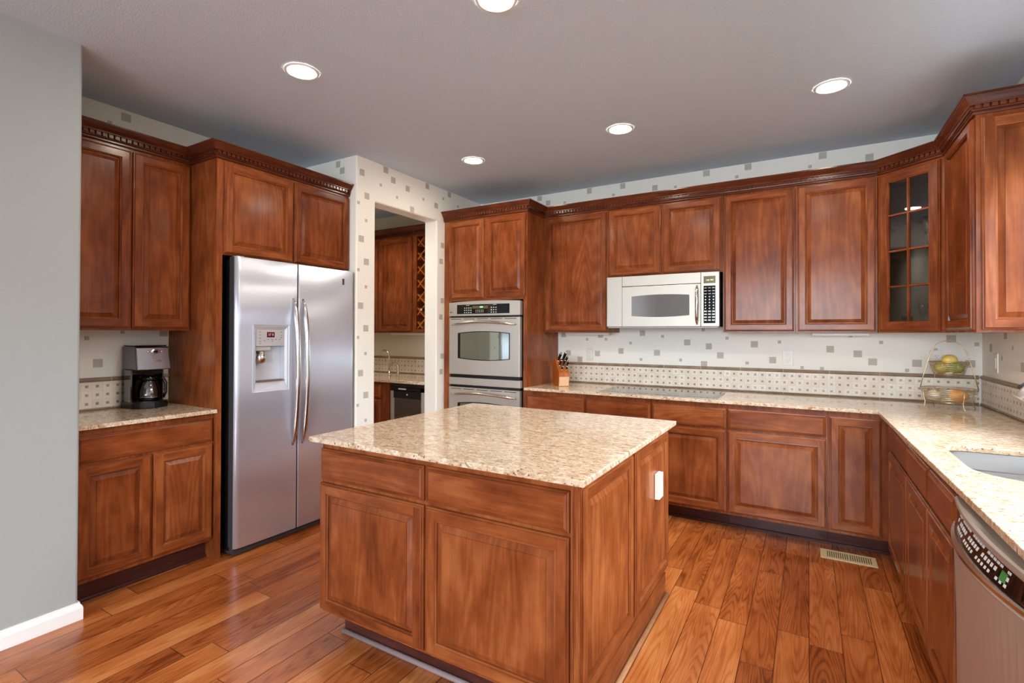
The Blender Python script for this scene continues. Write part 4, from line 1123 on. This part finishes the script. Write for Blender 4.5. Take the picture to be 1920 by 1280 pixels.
# ------------------------------------------------------------------ coffee maker and carafe
t = thing('coffee_maker', 'black and steel drip coffee maker on the left counter', 'coffee maker', (-3.56, 1.53, CT))
cy0, cy1 = 1.440, 1.640
mb = MB(); P = []
for k in range(13):
    a = math.radians(-90 + 180 * k / 12); P.append((-3.52 + .062 * math.cos(a), (cy0 + cy1) / 2 + (cy1 - cy0) / 2 * math.sin(a)))
P += [(-3.652, cy1), (-3.652, cy0)]
mb.prism(P, CT + .0005, CT + .040); mb.build('base', M['black'], t, bevel=0.005)
mb = MB(); mb.box(-3.650, -3.615, cy0 + .004, cy1 - .004, CT + .041, 1.150); mb.box(-3.614, -3.535, cy0 + .003, cy0 + .012, CT + .041, 1.150, 1); mb.box(-3.614, -3.560, cy1 - .012, cy1 - .004, CT + .041, 1.150, 1); mb.build('column', [M['gloss_black'], M['dark_mirror']], t)
mb = MB(); v = [(-3.652, cy0 + .006, 1.1505), (-3.468, cy0 + .008, 1.1505), (-3.468, cy1 - .004, 1.1505), (-3.652, cy1 - .004, 1.1505), (-3.652, cy0 + .006, 1.292), (-3.488, cy0 + .008, 1.292), (-3.488, cy1 - .010, 1.292), (-3.652, cy1 - .008, 1.292)]
mb.mesh(v, [(0, 3, 2, 1), (4, 5, 6, 7), (0, 1, 5, 4), (1, 2, 6, 5), (2, 3, 7, 6), (3, 0, 4, 7)]); hd = mb.build('head', M['dark_mirror'], t, bevel=0.005)
def cm(z): return -3.468 - (z - 1.1505) / .1415 * .020
mb = MB(); mb.mesh([(cm(1.153) + .003, cy0 + .013, 1.153), (cm(1.153) + .003, cy1 - .008, 1.153), (cm(1.285) + .003, cy1 - .013, 1.285), (cm(1.285) + .003, cy0 + .013, 1.285),
                    (cm(1.153) - .004, cy0 + .013, 1.153), (cm(1.153) - .004, cy1 - .008, 1.153), (cm(1.285) - .004, cy1 - .013, 1.285), (cm(1.285) - .004, cy0 + .013, 1.285)],
                   [(0, 1, 2, 3), (0, 4, 5, 1), (1, 5, 6, 2), (2, 6, 7, 3), (3, 7, 4, 0)]); fp = mb.build('steel_fascia', plain('polished_fascia', lin(160, 158, 162), 0.22, 1.0), t, bevel=0.002)
mb = MB(); mb.box(-3.650, -3.50, cy0 + .012, cy1 - .014, 1.293, 1.300); mb.build('lid', M['gloss_black'], t, bevel=0.003)
x = cm(1.262) + .0032
mb = MB(); mb.lathe([(.016, 0), (.016, .003), (.013, .004)], (x, 1.552, 1.262), 20, axis=(1, 0, 0), sy=1.6, sx=1.0)
mb.build('clock_bezel', M['chrome'], fp)
mb = MB(); mb.box(x + .0042, x + .005, 1.540, 1.564, 1.255, 1.269); mb.build('display', M['gloss_black'], fp)
for yy in (1.513, 1.588):
    mb = MB(); mb.lathe([(.006, 0), (.006, .004), (.004, .005)], (x, yy, 1.260), 14, axis=(1, 0, 0)); mb.build('knob', M['chrome'], fp)
x = cm(1.205) + .0032
mb = MB(); mb.box(x - .0005, x + .002, 1.527, 1.582, 1.196, 1.214); bd = mb.build('badge', M['chrome'], fp, bevel=0.0009)
text('lettering', 'CUISINART', 0.0085, M['darkgrey'], bd, (x + .0024, 1.5545, 1.205), FR_X)
t = thing('coffee_carafe', 'empty glass carafe with black handle sitting in the coffee maker', 'carafe', (-3.545, 1.545, CT + .0405))
mb = MB(); mb.lathe([(.050, .001), (.060, .010), (.064, .040), (.058, .085), (.046, .118), (.043, .128)], (-3.545, 1.545, CT + .041), 28); mb.build('glass_jug', M['clear'], t)
mb = MB(); mb.lathe([(.047, .1285), (.049, .132), (.049, .146), (.030, .156)], (-3.545, 1.545, CT + .041), 24); mb.build('lid', M['gloss_black'], t)
mb = MB(); mb.tube([(-3.510, 1.580, CT + .180), (-3.490, 1.602, CT + .178), (-3.482, 1.612, CT + .150), (-3.482, 1.612, CT + .090), (-3.490, 1.604, CT + .060)], [.009, .010, .010, .009, .007], 10); mb.build('handle', M['gloss_black'], t)
mb = MB(); mb.tube([(-3.545 + .0615 * math.cos(a), 1.545 + .0615 * math.sin(a), CT + .066) for a in [2 * math.pi * k / 28 for k in range(28)]], .0022, 6, closed=True); mb.build('steel_band', M['chrome'], t)

# ------------------------------------------------------------------ knife block with knives
KF = Vector((-1.897, 4.018, CT)); kU = Vector((.707, .707, 0)); kN = Vector((.707, -.707, 0)); kW = 0.098
def kp(s, d, z): return KF + kU * s - kN * d + Vector((0, 0, z))
t = thing('knife_block', 'wooden knife block on the counter beside the oven cabinet', 'knife block', tuple(kp(kW / 2, .08, 0)))
prof = [(0.0, .0005), (.128, .0005), (.175, .205), (.120, .235), (-.012, .112)]
prof = [(0.0, .0005), (.150, .0005), (.165, .215), (.095, .240), (-.014, .118)]
A = [kp(0, d, z) for d, z in prof]; B = [kp(kW, d, z) for d, z in prof]; n = 5
mb = MB(); mb.mesh(A + B, [tuple(range(n)), tuple(range(n, 2 * n))[::-1]] + [((i + 1) % n, i, i + n, (i + 1) % n + n) for i in range(n)]); kb = mb.build('block', M['block'], t, bevel=0.002)
mb = MB(); q = [kp(.004, -.0012 - .0085 * 0, .004), kp(kW - .004, -.0012, .004), kp(kW - .004, -.0108, .085), kp(.004, -.0108, .085)]
mb.face(q, 0, (kU, Vector((0, 0, 1)))); 
mb.build('front_plate', plain('pale_maple', lin(222, 176, 138), 0.4), t)
sl0, sl1 = Vector((.095, .240)), Vector((-.014, .118)); 
sd = (sl1 - sl0); kdir = Vector((-(sd.y), sd.x)).normalized(); 
if kdir.y < 0: kdir = -kdir
def knife(s, f, L, r, nm, label):
    r *= 1.2
    base = sl0 + sd * f
    b0 = kp(s, base.x, base.y); ax = -kN * kdir.x + Vector((0, 0, 1)) * kdir.y
    k = thing(nm, label, 'knife', tuple(b0), 'knives in the block')
    mb = MB(); mb.tube([b0 + ax * .001, b0 + ax * .016], r * 1.05, 10, squash=.7); mb.build('bolster', M['chrome'], k)
    mb = MB(); mb.tube([b0 + ax * .0165, b0 + ax * (.0165 + L * .35), b0 + ax * (.0165 + L * .8), b0 + ax * (.0165 + L)], [r * .9, r * 1.1, r * 1.2, r * .8], 10, squash=.7); mb.build('handle', M['black'], k)
    mb = MB(); mb.tube([b0 + ax * (.017 + L), b0 + ax * (.021 + L)], r * .8, 10, squash=.7); mb.build('end_cap', M['chrome'], k)
for s, f, L, r, lab in ((.022, .16, .088, .0115, 'black-handled knife highest in the block, on the oven-cabinet side'), (.066, .14, .096, .0120, 'longest black-handled knife at the top of the block, leaning toward the wall outlet'),
                        (.082, .30, .070, .0100, 'black-handled knife just below the longest one in the block'), (.020, .50, .060, .0095, 'black-handled knife in the middle row on the oven-cabinet side'),
                        (.055, .50, .060, .0095, 'black-handled knife in the middle of the middle row of the block'), (.086, .55, .055, .0090, 'black-handled knife in the middle row nearest the outlet'),
                        (.028, .78, .034, .0085, 'short steel-tipped knife low in the block on the oven-cabinet side'), (.072, .80, .034, .0085, 'short steel-tipped knife lowest in the block nearest the outlet')):
    knife(s, f, L, r, 'knife', lab)

# ------------------------------------------------------------------ two-tier wire fruit basket
BX, BY = 0.765, 4.160
t = thing('fruit_basket', 'two-tier wire fruit basket in the counter corner', 'fruit basket', (BX, BY, CT))
def ring_pts(r, z, n=40): return [(BX + r * math.cos(2 * math.pi * k / n), BY + r * math.sin(2 * math.pi * k / n), z) for k in range(n)]
def tier(name, r0, r1, z0, z1):
    mb = MB(); mb.tube(ring_pts(r1, z1), .0024, 6, closed=True); mb.tube(ring_pts(r0, z0), .0018, 6, closed=True)
    for k in range(1, 8):
        f = k / 8; w = random.uniform(-.002, .002)
        mb.tube([(p[0], p[1], p[2] + .0035 * math.sin(5 * i / 40 * 2 * math.pi + k)) for i, p in enumerate(ring_pts(r0 + (r1 - r0) * f, z0 + (z1 - z0) * f + w))], .0016, 5, closed=True)
    for k in range(8):
        a = 2 * math.pi * k / 8 + .3
        mb.tube([(BX + r0 * math.cos(a), BY + r0 * math.sin(a), z0), (BX + r1 * math.cos(a), BY + r1 * math.sin(a), z1)], .0014, 5)
    for k in range(4):
        a = math.pi * k / 4
        mb.tube([(BX + r0 * math.cos(a), BY + r0 * math.sin(a), z0 - .0005 * k), (BX - r0 * math.cos(a), BY - r0 * math.sin(a), z0 - .0005 * k)], .0012, 5)
    return mb.build(name, M['wire'], t)
tier('upper_basket', .074, .101, 1.128, 1.208); tier('lower_basket', .118, .142, .956, 1.038)
mb = MB(); pts = [(-.1425, 1.038), (-.125, 1.12), (-.104, 1.208), (-.085, 1.27), (-.060, 1.315), (-.030, 1.338), (0, 1.345), (.030, 1.338), (.060, 1.315), (.085, 1.27), (.104, 1.208), (.125, 1.12), (.1425, 1.038)]
mb.tube([(BX + a, BY, z) for a, z in pts], .0030, 8); mb.build('arched_handle', M['wire'], t)
for a in (20, 110, 200, 290):
    c, s_ = math.cos(math.radians(a)), math.sin(math.radians(a))
    mb = MB(); mb.tube([(BX + c * r, BY + s_ * r, z) for r, z in ((.143, 1.036), (.140, .99), (.132, .955), (.136, .930), (.148, CT + .003))], .0030, 8); mb.build('foot', M['wire'], t)
def blob(nm, loc, r, mat, label, cat, sx=1.0, sz=1.0, rz=0.0, tip=0.0):
    mb = MB(); pr = []
    for k in range(15):
        a = math.pi * k / 14; rad = r * math.sin(a); h = -r * math.cos(a) * sz
        if tip and a > 2.5: h += tip * (a - 2.5)
        pr.append((max(rad, .0006), h))
    mb.lathe(pr, loc, 22, sx=sx); mb.rot(0, rz, loc)
    return tag(mb.build(nm, mat, origin=loc), label, cat)
blob('lemon', (BX + .005, BY, 1.222), .034, M['lemon'], 'yellow lemon on top of the upper basket', 'lemon', sx=1.25, sz=.95, rz=.3)
blob('mango', (BX - .040, BY - .015, 1.172), .036, M['blush'], 'yellow-green mango showing left in the upper basket', 'mango', sx=1.05, sz=1.1, rz=.5)
blob('mango', (BX + .036, BY - .012, 1.172), .036, M['mango'], 'deep green mango right in the upper basket, below the lemon', 'mango', sx=1.1, sz=1.0, rz=-.4)
blob('mango', (BX + .004, BY + .036, 1.168), .030, M['mango'], 'green mango at the back of the upper basket, half hidden', 'mango', sx=1.15)
blob('orange', (BX + .040, BY - .045, 1.001), .042, M['orange'], 'large orange in the lower basket', 'orange', sx=1.12)
blob('onion', (BX - .078, BY - .020, .992), .033, M['onion'], 'pale onion in the lower basket', 'onion', tip=.02, sx=1.1)

# ------------------------------------------------------------------ outlets, switch plates, under-cabinet lights, floor vent
def outlet(facing, plane, a, z, label, w=0.074, h=0.120, depth=0.006, sw=False, group=None):
    U, N = frame_of(facing); P = plane_point(facing, plane); u = -a if facing == '-x' else a; Z = Vector((0, 0, 1))
    q = lambda du, dz, ww: P + U * (u + du) + Z * (z + dz) + N * ww
    t = thing('wall_outlet' if not sw else 'light_switch', label, 'outlet' if not sw else 'light switch', tuple(q(0, -h / 2, .0005)), group)
    def plate(nm, hw, hh, w0, w1, par, mat, cz=0, cu=0, ch=.0015):
        A = [q(cu + i * hw, cz + j * hh, w0) for i, j in ((-1, -1), (1, -1), (1, 1), (-1, 1))]; B = [q(cu + i * (hw - ch), cz + j * (hh - ch), w1) for i, j in ((-1, -1), (1, -1), (1, 1), (-1, 1))]
        mb = MB(); mb.mesh(A + B, [(3, 2, 1, 0), (4, 5, 6, 7)] + [(k, (k + 1) % 4, 4 + (k + 1) % 4, 4 + k) for k in range(4)]); return mb.build(nm, mat, par)
    plate('cover_plate', w / 2, h / 2, .0005, depth, t, M['plate'])
    if sw:
        plate('rocker', .016, .033, depth, depth + .003, t, M['white']); return t
    for cz in (-.020, .020):
        r = plate('receptacle', .0165, .0145, depth, depth + .0015, t, M['white'], cz)
        mb = MB()
        for cu, hh in ((-.0065, .0045), (.0065, .0036)):
            A = [q(cu - .0012, cz + .003 - hh, depth + .0019), q(cu + .0012, cz + .003 - hh, depth + .0019), q(cu + .0012, cz + .003 + hh, depth + .0019), q(cu - .0012, cz + .003 + hh, depth + .0019)]; mb.face(A)
        A = [q(-.002, cz - .010, depth + .0019), q(.002, cz - .010, depth + .0019), q(.002, cz - .006, depth + .0019), q(-.002, cz - .006, depth + .0019)]; mb.face(A)
        mb.build('slot', M['slot'], r)
    return t
M['plate'] = plain('plate_plastic', lin(232, 226, 214), 0.35)
outlet('-y', YB, -1.783, 1.188, 'white duplex outlet on the back wall near the knife block')
outlet('-y', YB, -0.140, 1.197, 'cream duplex outlet on the back wall below the wavy-grain cabinet')
outlet('-y', YB, 0.757, 1.212, 'duplex outlet behind the fruit basket')
outlet('+x', IX + .0205, 2.475, 0.642, 'white outlet box on the side panel of the island', depth=0.022)
outlet('-x', XR, 4.172, 1.207, 'white rocker switch on the right wall above the backsplash', sw=True)
outlet('-y', YPB, -3.66, 1.19, 'white outlet on the pantry wall above the tile')
def ucl(x0, x1, y0, y1, z, label):
    mb = MB(); mb.box(x0, x1, y0, y1, z - .022, z - .0005); tag(mb.build('under_cabinet_light', M['white'], bevel=0.003), label, 'under-cabinet light')
ucl(0.02, 0.37, 4.33, 4.40, ZU, 'white light bar under the wavy-grain wall cabinet')
ucl(-1.98, -1.56, 4.34, 4.40, ZU, 'white light bar under the cabinet beside the ovens')
t = thing('floor_vent', 'beige slotted floor register by the corner cabinet', 'floor vent', (0.207, 3.735, 0.0))
mb = MB(); mb.box(.062, .352, 3.660, 3.808, .0005, .005); mb.build('frame', M['beige'], t, bevel=0.002)
for k in range(20):
    x = .098 + k * .0115 + (.004 if k > 9 else 0)
    mb = MB(); mb.box(x, x + .0045, 3.688, 3.780, .0051, .0056); mb.build('slot', M['slot'], t)

# ------------------------------------------------------------------ recessed ceiling lights
for x, y, lab in ((-2.312, 1.714, 'recessed ceiling light nearest the refrigerator'), (-1.115, 1.749, 'recessed ceiling light above the island, cut by the top of the photo'), (-2.312, 3.295, 'recessed ceiling light in front of the ovens'),
                  (0.111, 1.735, 'added unseen recessed ceiling light over the sink side of the aisle'),  # out-of-view sixth lamp of the grid, added to brighten the right aisle
                  (-1.096, 3.287, 'recessed ceiling light in front of the microwave'), (0.111, 3.313, 'recessed ceiling light nearest the glass corner cabinet')):
    t = thing('recessed_light', lab, 'ceiling light', (x, y, H - .008), 'recessed ceiling lights')
    mb = MB(); nn = 36; v = []; f = []
    pr = [(.088, H - .0005), (.086, H - .005), (.074, H - .007), (.070, H - .004)]
    for r, z in pr: v += [(x + r * math.cos(2 * math.pi * k / nn), y + r * math.sin(2 * math.pi * k / nn), z) for k in range(nn)]
    for j in range(3): f += [(j * nn + k, j * nn + (k + 1) % nn, (j + 1) * nn + (k + 1) % nn, (j + 1) * nn + k) for k in range(nn)]
    mb.mesh(v, f, smooth=True); mb.build('trim_ring', M['trim'], t)
    mb = MB(); mb.lathe([(.0005, -.010), (.040, -.0085), (.062, -.0055), (.069, -.003)], (x, y, H), 32); mb.build('lens', M['lamp'], t)

# ------------------------------------------------------------------ glasses in the corner cabinet
def glass_item(nm, prof, loc, label, cat):
    mb = MB(); mb.lathe(prof, loc, 20); return tag(mb.build(nm, M['clear'], origin=loc), label, cat, 'glassware in the corner cabinet')
FLUTE = [(.030, .0005), (.030, .002), (.005, .006), (.004, .085), (.018, .105), (.026, .150), (.024, .20), (.023, .20), (.017, .11), (.003, .095)]
WINE = [(.033, .0005), (.033, .002), (.006, .007), (.0045, .075), (.022, .090), (.040, .125), (.036, .185), (.035, .185), (.038, .125), (.003, .085)]
MART = [(.033, .0005), (.033, .002), (.005, .007), (.0045, .08), (.056, .165), (.055, .165), (.003, .085)]
TUMB = [(.028, .0005), (.032, .09), (.031, .09), (.027, .006)]
z1, z2, z3 = 1.6972, 1.9322, ZU + .0185
for nm, pr, x, y, z, lab, cat in (('martini_glass', MART, .760, 4.08, z2, 'wide martini glass on the second shelf of the glass cabinet', 'glass'), ('champagne_flute', FLUTE, .655, 4.10, z2, 'cut-glass flute on the second shelf of the glass cabinet', 'glass'),
                                ('wine_glass', WINE, .705, 4.075, z1, 'cut crystal wine glass on the third shelf of the glass cabinet', 'glass'), ('wine_glass', WINE, .80, 4.12, z1, 'plain wine glass at the end of the third shelf of the glass cabinet', 'glass'),
                                ('tumbler', TUMB, .56, 4.17, z3, 'low tumbler at the bottom left inside the glass cabinet', 'glass'), ('champagne_flute', FLUTE, .635, 4.13, z3, 'thin flute standing on the cabinet floor', 'glass'),
                                ('tumbler', TUMB, .725, 4.05, z3, 'low tumbler at the bottom right inside the glass cabinet', 'glass')):
    glass_item(nm, pr, (x, y, z), lab, cat)

# ------------------------------------------------------------------ butler's pantry beyond the doorway
PY = 4.15
t = thing('wall_cabinet', 'cherry wall cabinet with wine rack, seen through the pantry doorway', 'cabinet', (-3.9, 4.27, 1.385))
mb = MB()
mb.box(-4.60, -3.655, PY, PY + .018, 1.385, ZT); mb.box(-4.60, -4.582, PY + .0185, YPB - .003, 1.385, ZT); mb.box(-3.673, -3.655, PY + .0185, YPB - .003, 1.385, ZT)
mb.box(-3.190, -3.180, PY, YPB - .003, 1.385, ZT); mb.box(-3.6545, -3.1905, PY, YPB - .003, 1.385, 1.425, 0, 0); mb.box(-3.6545, -3.1905, PY, YPB - .003, 2.425, ZT, 0, 0); mb.box(-4.58, -3.675, PY + .0185, YPB - .003, 1.385, 1.40, 0, 0)
mb.build('carcass', M['cherry'], t)
mb = MB(); mb.box(-3.6535, -3.1915, YPB - .012, YPB - .004, 1.426, 2.424); mb.build('rack_back', M['black'], t)
door(t, '-y', PY, -4.205, -3.712, 1.400, 2.432); door(t, '-y', PY, -4.590, -4.225, 1.400, 2.432)
mb = MB(0); cx0, cx1 = -3.652, -3.193; st = 0.150
def lat(xa, za, xb, zb, yo):
    d = Vector((xb - xa, 0, zb - za)).normalized(); nn_ = Vector((-d.z, 0, d.x)) * .0055; a, b_ = Vector((xa, 0, za)), Vector((xb, 0, zb))
    q = [a - nn_, b_ - nn_, b_ + nn_, a + nn_]; v = [Vector((p.x, yo, p.z)) for p in q] + [Vector((p.x, yo + .20, p.z)) for p in q]
    mb.mesh(v, [(0, 1, 2, 3), (7, 6, 5, 4), (0, 4, 5, 1), (1, 5, 6, 2), (2, 6, 7, 3), (3, 7, 4, 0)], 0, (Vector((0, 1, 0)), d))
W_ = cx1 - cx0
def clipline(c, sgn):   # z = 1.43 + c + sgn*(x-cx0), clipped to the opening
    pts = []
    for xx in (cx0, cx1): pts.append((xx, 1.43 + c + sgn * (xx - cx0)))
    (xa, za), (xb, zb) = pts; lo, hi = 1.432, 2.418
    if max(za, zb) < lo or min(za, zb) > hi: return None
    def fix(x, z):
        zc_ = min(max(z, lo), hi); return (x + (zc_ - z) * sgn, zc_)
    a, b_ = fix(xa, za), fix(xb, zb)
    return a + b_ if abs(a[0] - b_[0]) > .02 else None
for k in range(-4, 9):
    for sgn in (1, -1):
        c = clipline(k * st + (0.0 if sgn > 0 else .075), sgn)
        if c: lat(c[0], c[1], c[2], c[3], PY + .012 + (.0 if sgn > 0 else .0012))
mb.build('wine_lattice', M['block'], t)
PCROWN = [(0.0, 2.449), (0.011, 2.449), (0.014, 2.460), (0.018, 2.47), (0.016, 2.49), (0.029, 2.496), (0.043, 2.516), (0.057, 2.532), (0.057, ZC), (0.0, ZC)]
crown('crown_molding', [(-4.60, PY), (-3.18, PY)], 'dentil crown molding over the pantry wall cabinet')
mb = MB(); mb.lathe([(.014, 0), (.014, .055), (.020, .075), (.036, .11), (.037, .20)], (-3.585, 4.150, 1.635), 18, axis=(0, 1, 0)); wbm = mb
t = thing('wine_bottle', 'dark wine bottle lying low in the pantry wine rack', 'bottle', (-3.585, 4.15, 1.60)); wbm.build('bottle', M['gloss_black'], t)
mb = MB(); mb.lathe([(.013, 0), (.013, .004)], (-3.585, 4.1455, 1.635), 16, axis=(0, 1, 0)); mb.build('cap', M['pale'], t)
mb = MB(); mb.lathe([(.014, 0), (.014, .055), (.020, .075), (.036, .11), (.037, .20)], (-3.585, 4.150, 2.235), 18, axis=(0, 1, 0)); wbm = mb
t = thing('wine_bottle', 'dark wine bottle lying high in the pantry wine rack', 'bottle', (-3.585, 4.15, 2.20)); wbm.build('bottle', M['gloss_black'], t)
mb = MB(); mb.lathe([(.013, 0), (.013, .004)], (-3.585, 4.1455, 2.235), 16, axis=(0, 1, 0)); mb.build('cap', M['block'], t)
PF = 3.735
t = thing('base_cabinet', 'cherry pantry base cabinet beside the wine cooler', 'cabinet', (-4.1, 4.05, 0))
mb = MB(); mb.box(-4.60, -3.642, PF, YPB - .003, 0.1, 0.884); mb.build('carcass', M['cherry'], t)
drawer(t, '-y', PF, -4.25, -3.758, 0.722, 0.857); door(t, '-y', PF, -4.25, -3.758, 0.137, 0.705)
toe(t, '-y', PF + .09, -4.60, -3.642, YPB, h=0.099)
b = slab([(-4.62, PF - .030), (XPB - .003, PF - .030), (XPB - .003, YPB - .003), (-4.62, YPB - .003)], [], 0.885, CT)
tag(bm_obj(b, 'countertop', M['granite'], (-3.9, 4.0, 0.885), 0.003), 'granite countertop of the pantry, seen through the doorway', 'countertop')
t = thing('wine_cooler', 'glass-door wine cooler under the pantry counter', 'wine cooler', (-3.41, 4.05, 0))
wx0, wx1 = -3.628, XPB - .008
mb = MB(); mb.box(wx0, wx1, PF + .03, YPB - .02, 0.01, 0.03); mb.box(wx0, wx0 + .015, PF + .03, YPB - .02, 0.031, 0.845); mb.box(wx1 - .015, wx1, PF + .03, YPB - .02, 0.031, 0.845); mb.box(wx0 + .016, wx1 - .016, YPB - .04, YPB - .02, 0.031, 0.845)
mb.box(wx0, wx1, PF + .004, YPB - .02, 0.846, 0.880); mb.build('housing', M['black'], t)
mb = MB(); mb.box(wx0 + .02, wx1 - .05, PF - .002, PF + .003, 0.812, 0.842); mb.build('control_strip', M['gloss_black'], t)
mb = MB(); mb.box(wx0 + .11, wx0 + .21, PF - .0035, PF - .0022, 0.822, 0.834); mb.build('display', M['pale'], t)
mb = MB(); f_ = .042
mb.box(wx0, wx0 + f_, PF, PF + .022, .10, .805); mb.box(wx1 - f_, wx1, PF, PF + .022, .10, .805); mb.box(wx0 + f_ + .0005, wx1 - f_ - .0005, PF, PF + .022, .10, .14)
dr = mb.build('door_frame', M['steelwarm'], t, bevel=0.002)
mb = MB(); mb.box(wx0 + f_ + .0005, wx1 - f_ - .0005, PF, PF + .022, .735, .805); mb.build('door_header', M['black'], dr)
mb = MB(); mb.lathe([(.009, 0), (.009, .002)], ((wx0 + wx1) / 2, PF - .0005, .775), 16, axis=(0, -1, 0)); mb.build('lock', M['pale'], dr)
mb = MB(); mb.mesh([(wx0 + f_, PF + .01, .14), (wx1 - f_, PF + .01, .14), (wx1 - f_, PF + .01, .735), (wx0 + f_, PF + .01, .735)], [(0, 1, 2, 3)]); mb.build('glass_pane', M['coolerglass'], dr)
for k in range(5):
    mb = MB(0); mb.box(wx0 + .017, wx1 - .017, PF + .04, YPB - .045, .20 + k * .11, .212 + k * .11); mb.build('shelf', M['block'], t)
t = thing('pantry_faucet', 'satin nickel gooseneck faucet on the pantry counter', 'faucet', (-4.0, 4.14, CT))
fxp, fyp = -4.00, 4.10
mb = MB(); mb.lathe([(.022, .0005), (.022, .006), (.012, .014), (.010, .06)], (fxp, fyp, CT), 16); mb.build('base', M['satin'], t)
mb = MB(); pts = [(0, .05), (0, .20), (-.012, .24), (-.04, .268), (-.075, .275), (-.11, .268), (-.135, .245), (-.14, .215)]
mb.tube([(fxp + a, fyp, CT + z) for a, z in pts], .009, 12); mb.build('spout', M['satin'], t)
t = thing('pantry_dispenser', 'small curved satin nickel dispenser beside the pantry faucet', 'dispenser', (-3.86, 4.08, CT))
fxp, fyp = -3.835, 4.06
mb = MB(); mb.lathe([(.020, .0005), (.020, .006), (.016, .012), (.016, .10), (.010, .125)], (fxp, fyp, CT), 16); mb.build('base', M['satin'], t)
mb = MB(); mb.tube([(fxp, fyp, CT + .11), (fxp - .015, fyp, CT + .135), (fxp - .05, fyp, CT + .145), (fxp - .09, fyp, CT + .14)], .007, 10); mb.build('spout', M['satin'], t)
ucl(-4.1, -3.4, 4.22, 4.30, 1.385, 'white light bar under the pantry wall cabinet')
l = bpy.data.lights.new('pantry_fill_light', 'SPOT'); l.energy = 34; l.spot_size = 2.6; l.spot_blend = 0.6; l.shadow_soft_size = 0.08; l.color = (1.0, 0.9, 0.76)  # fill light added to brighten the closed pantry, no fitting modelled
o = bpy.data.objects.new('pantry_fill_light', l); C.objects.link(o); o.location = (-3.9, 3.35, H - 0.03)
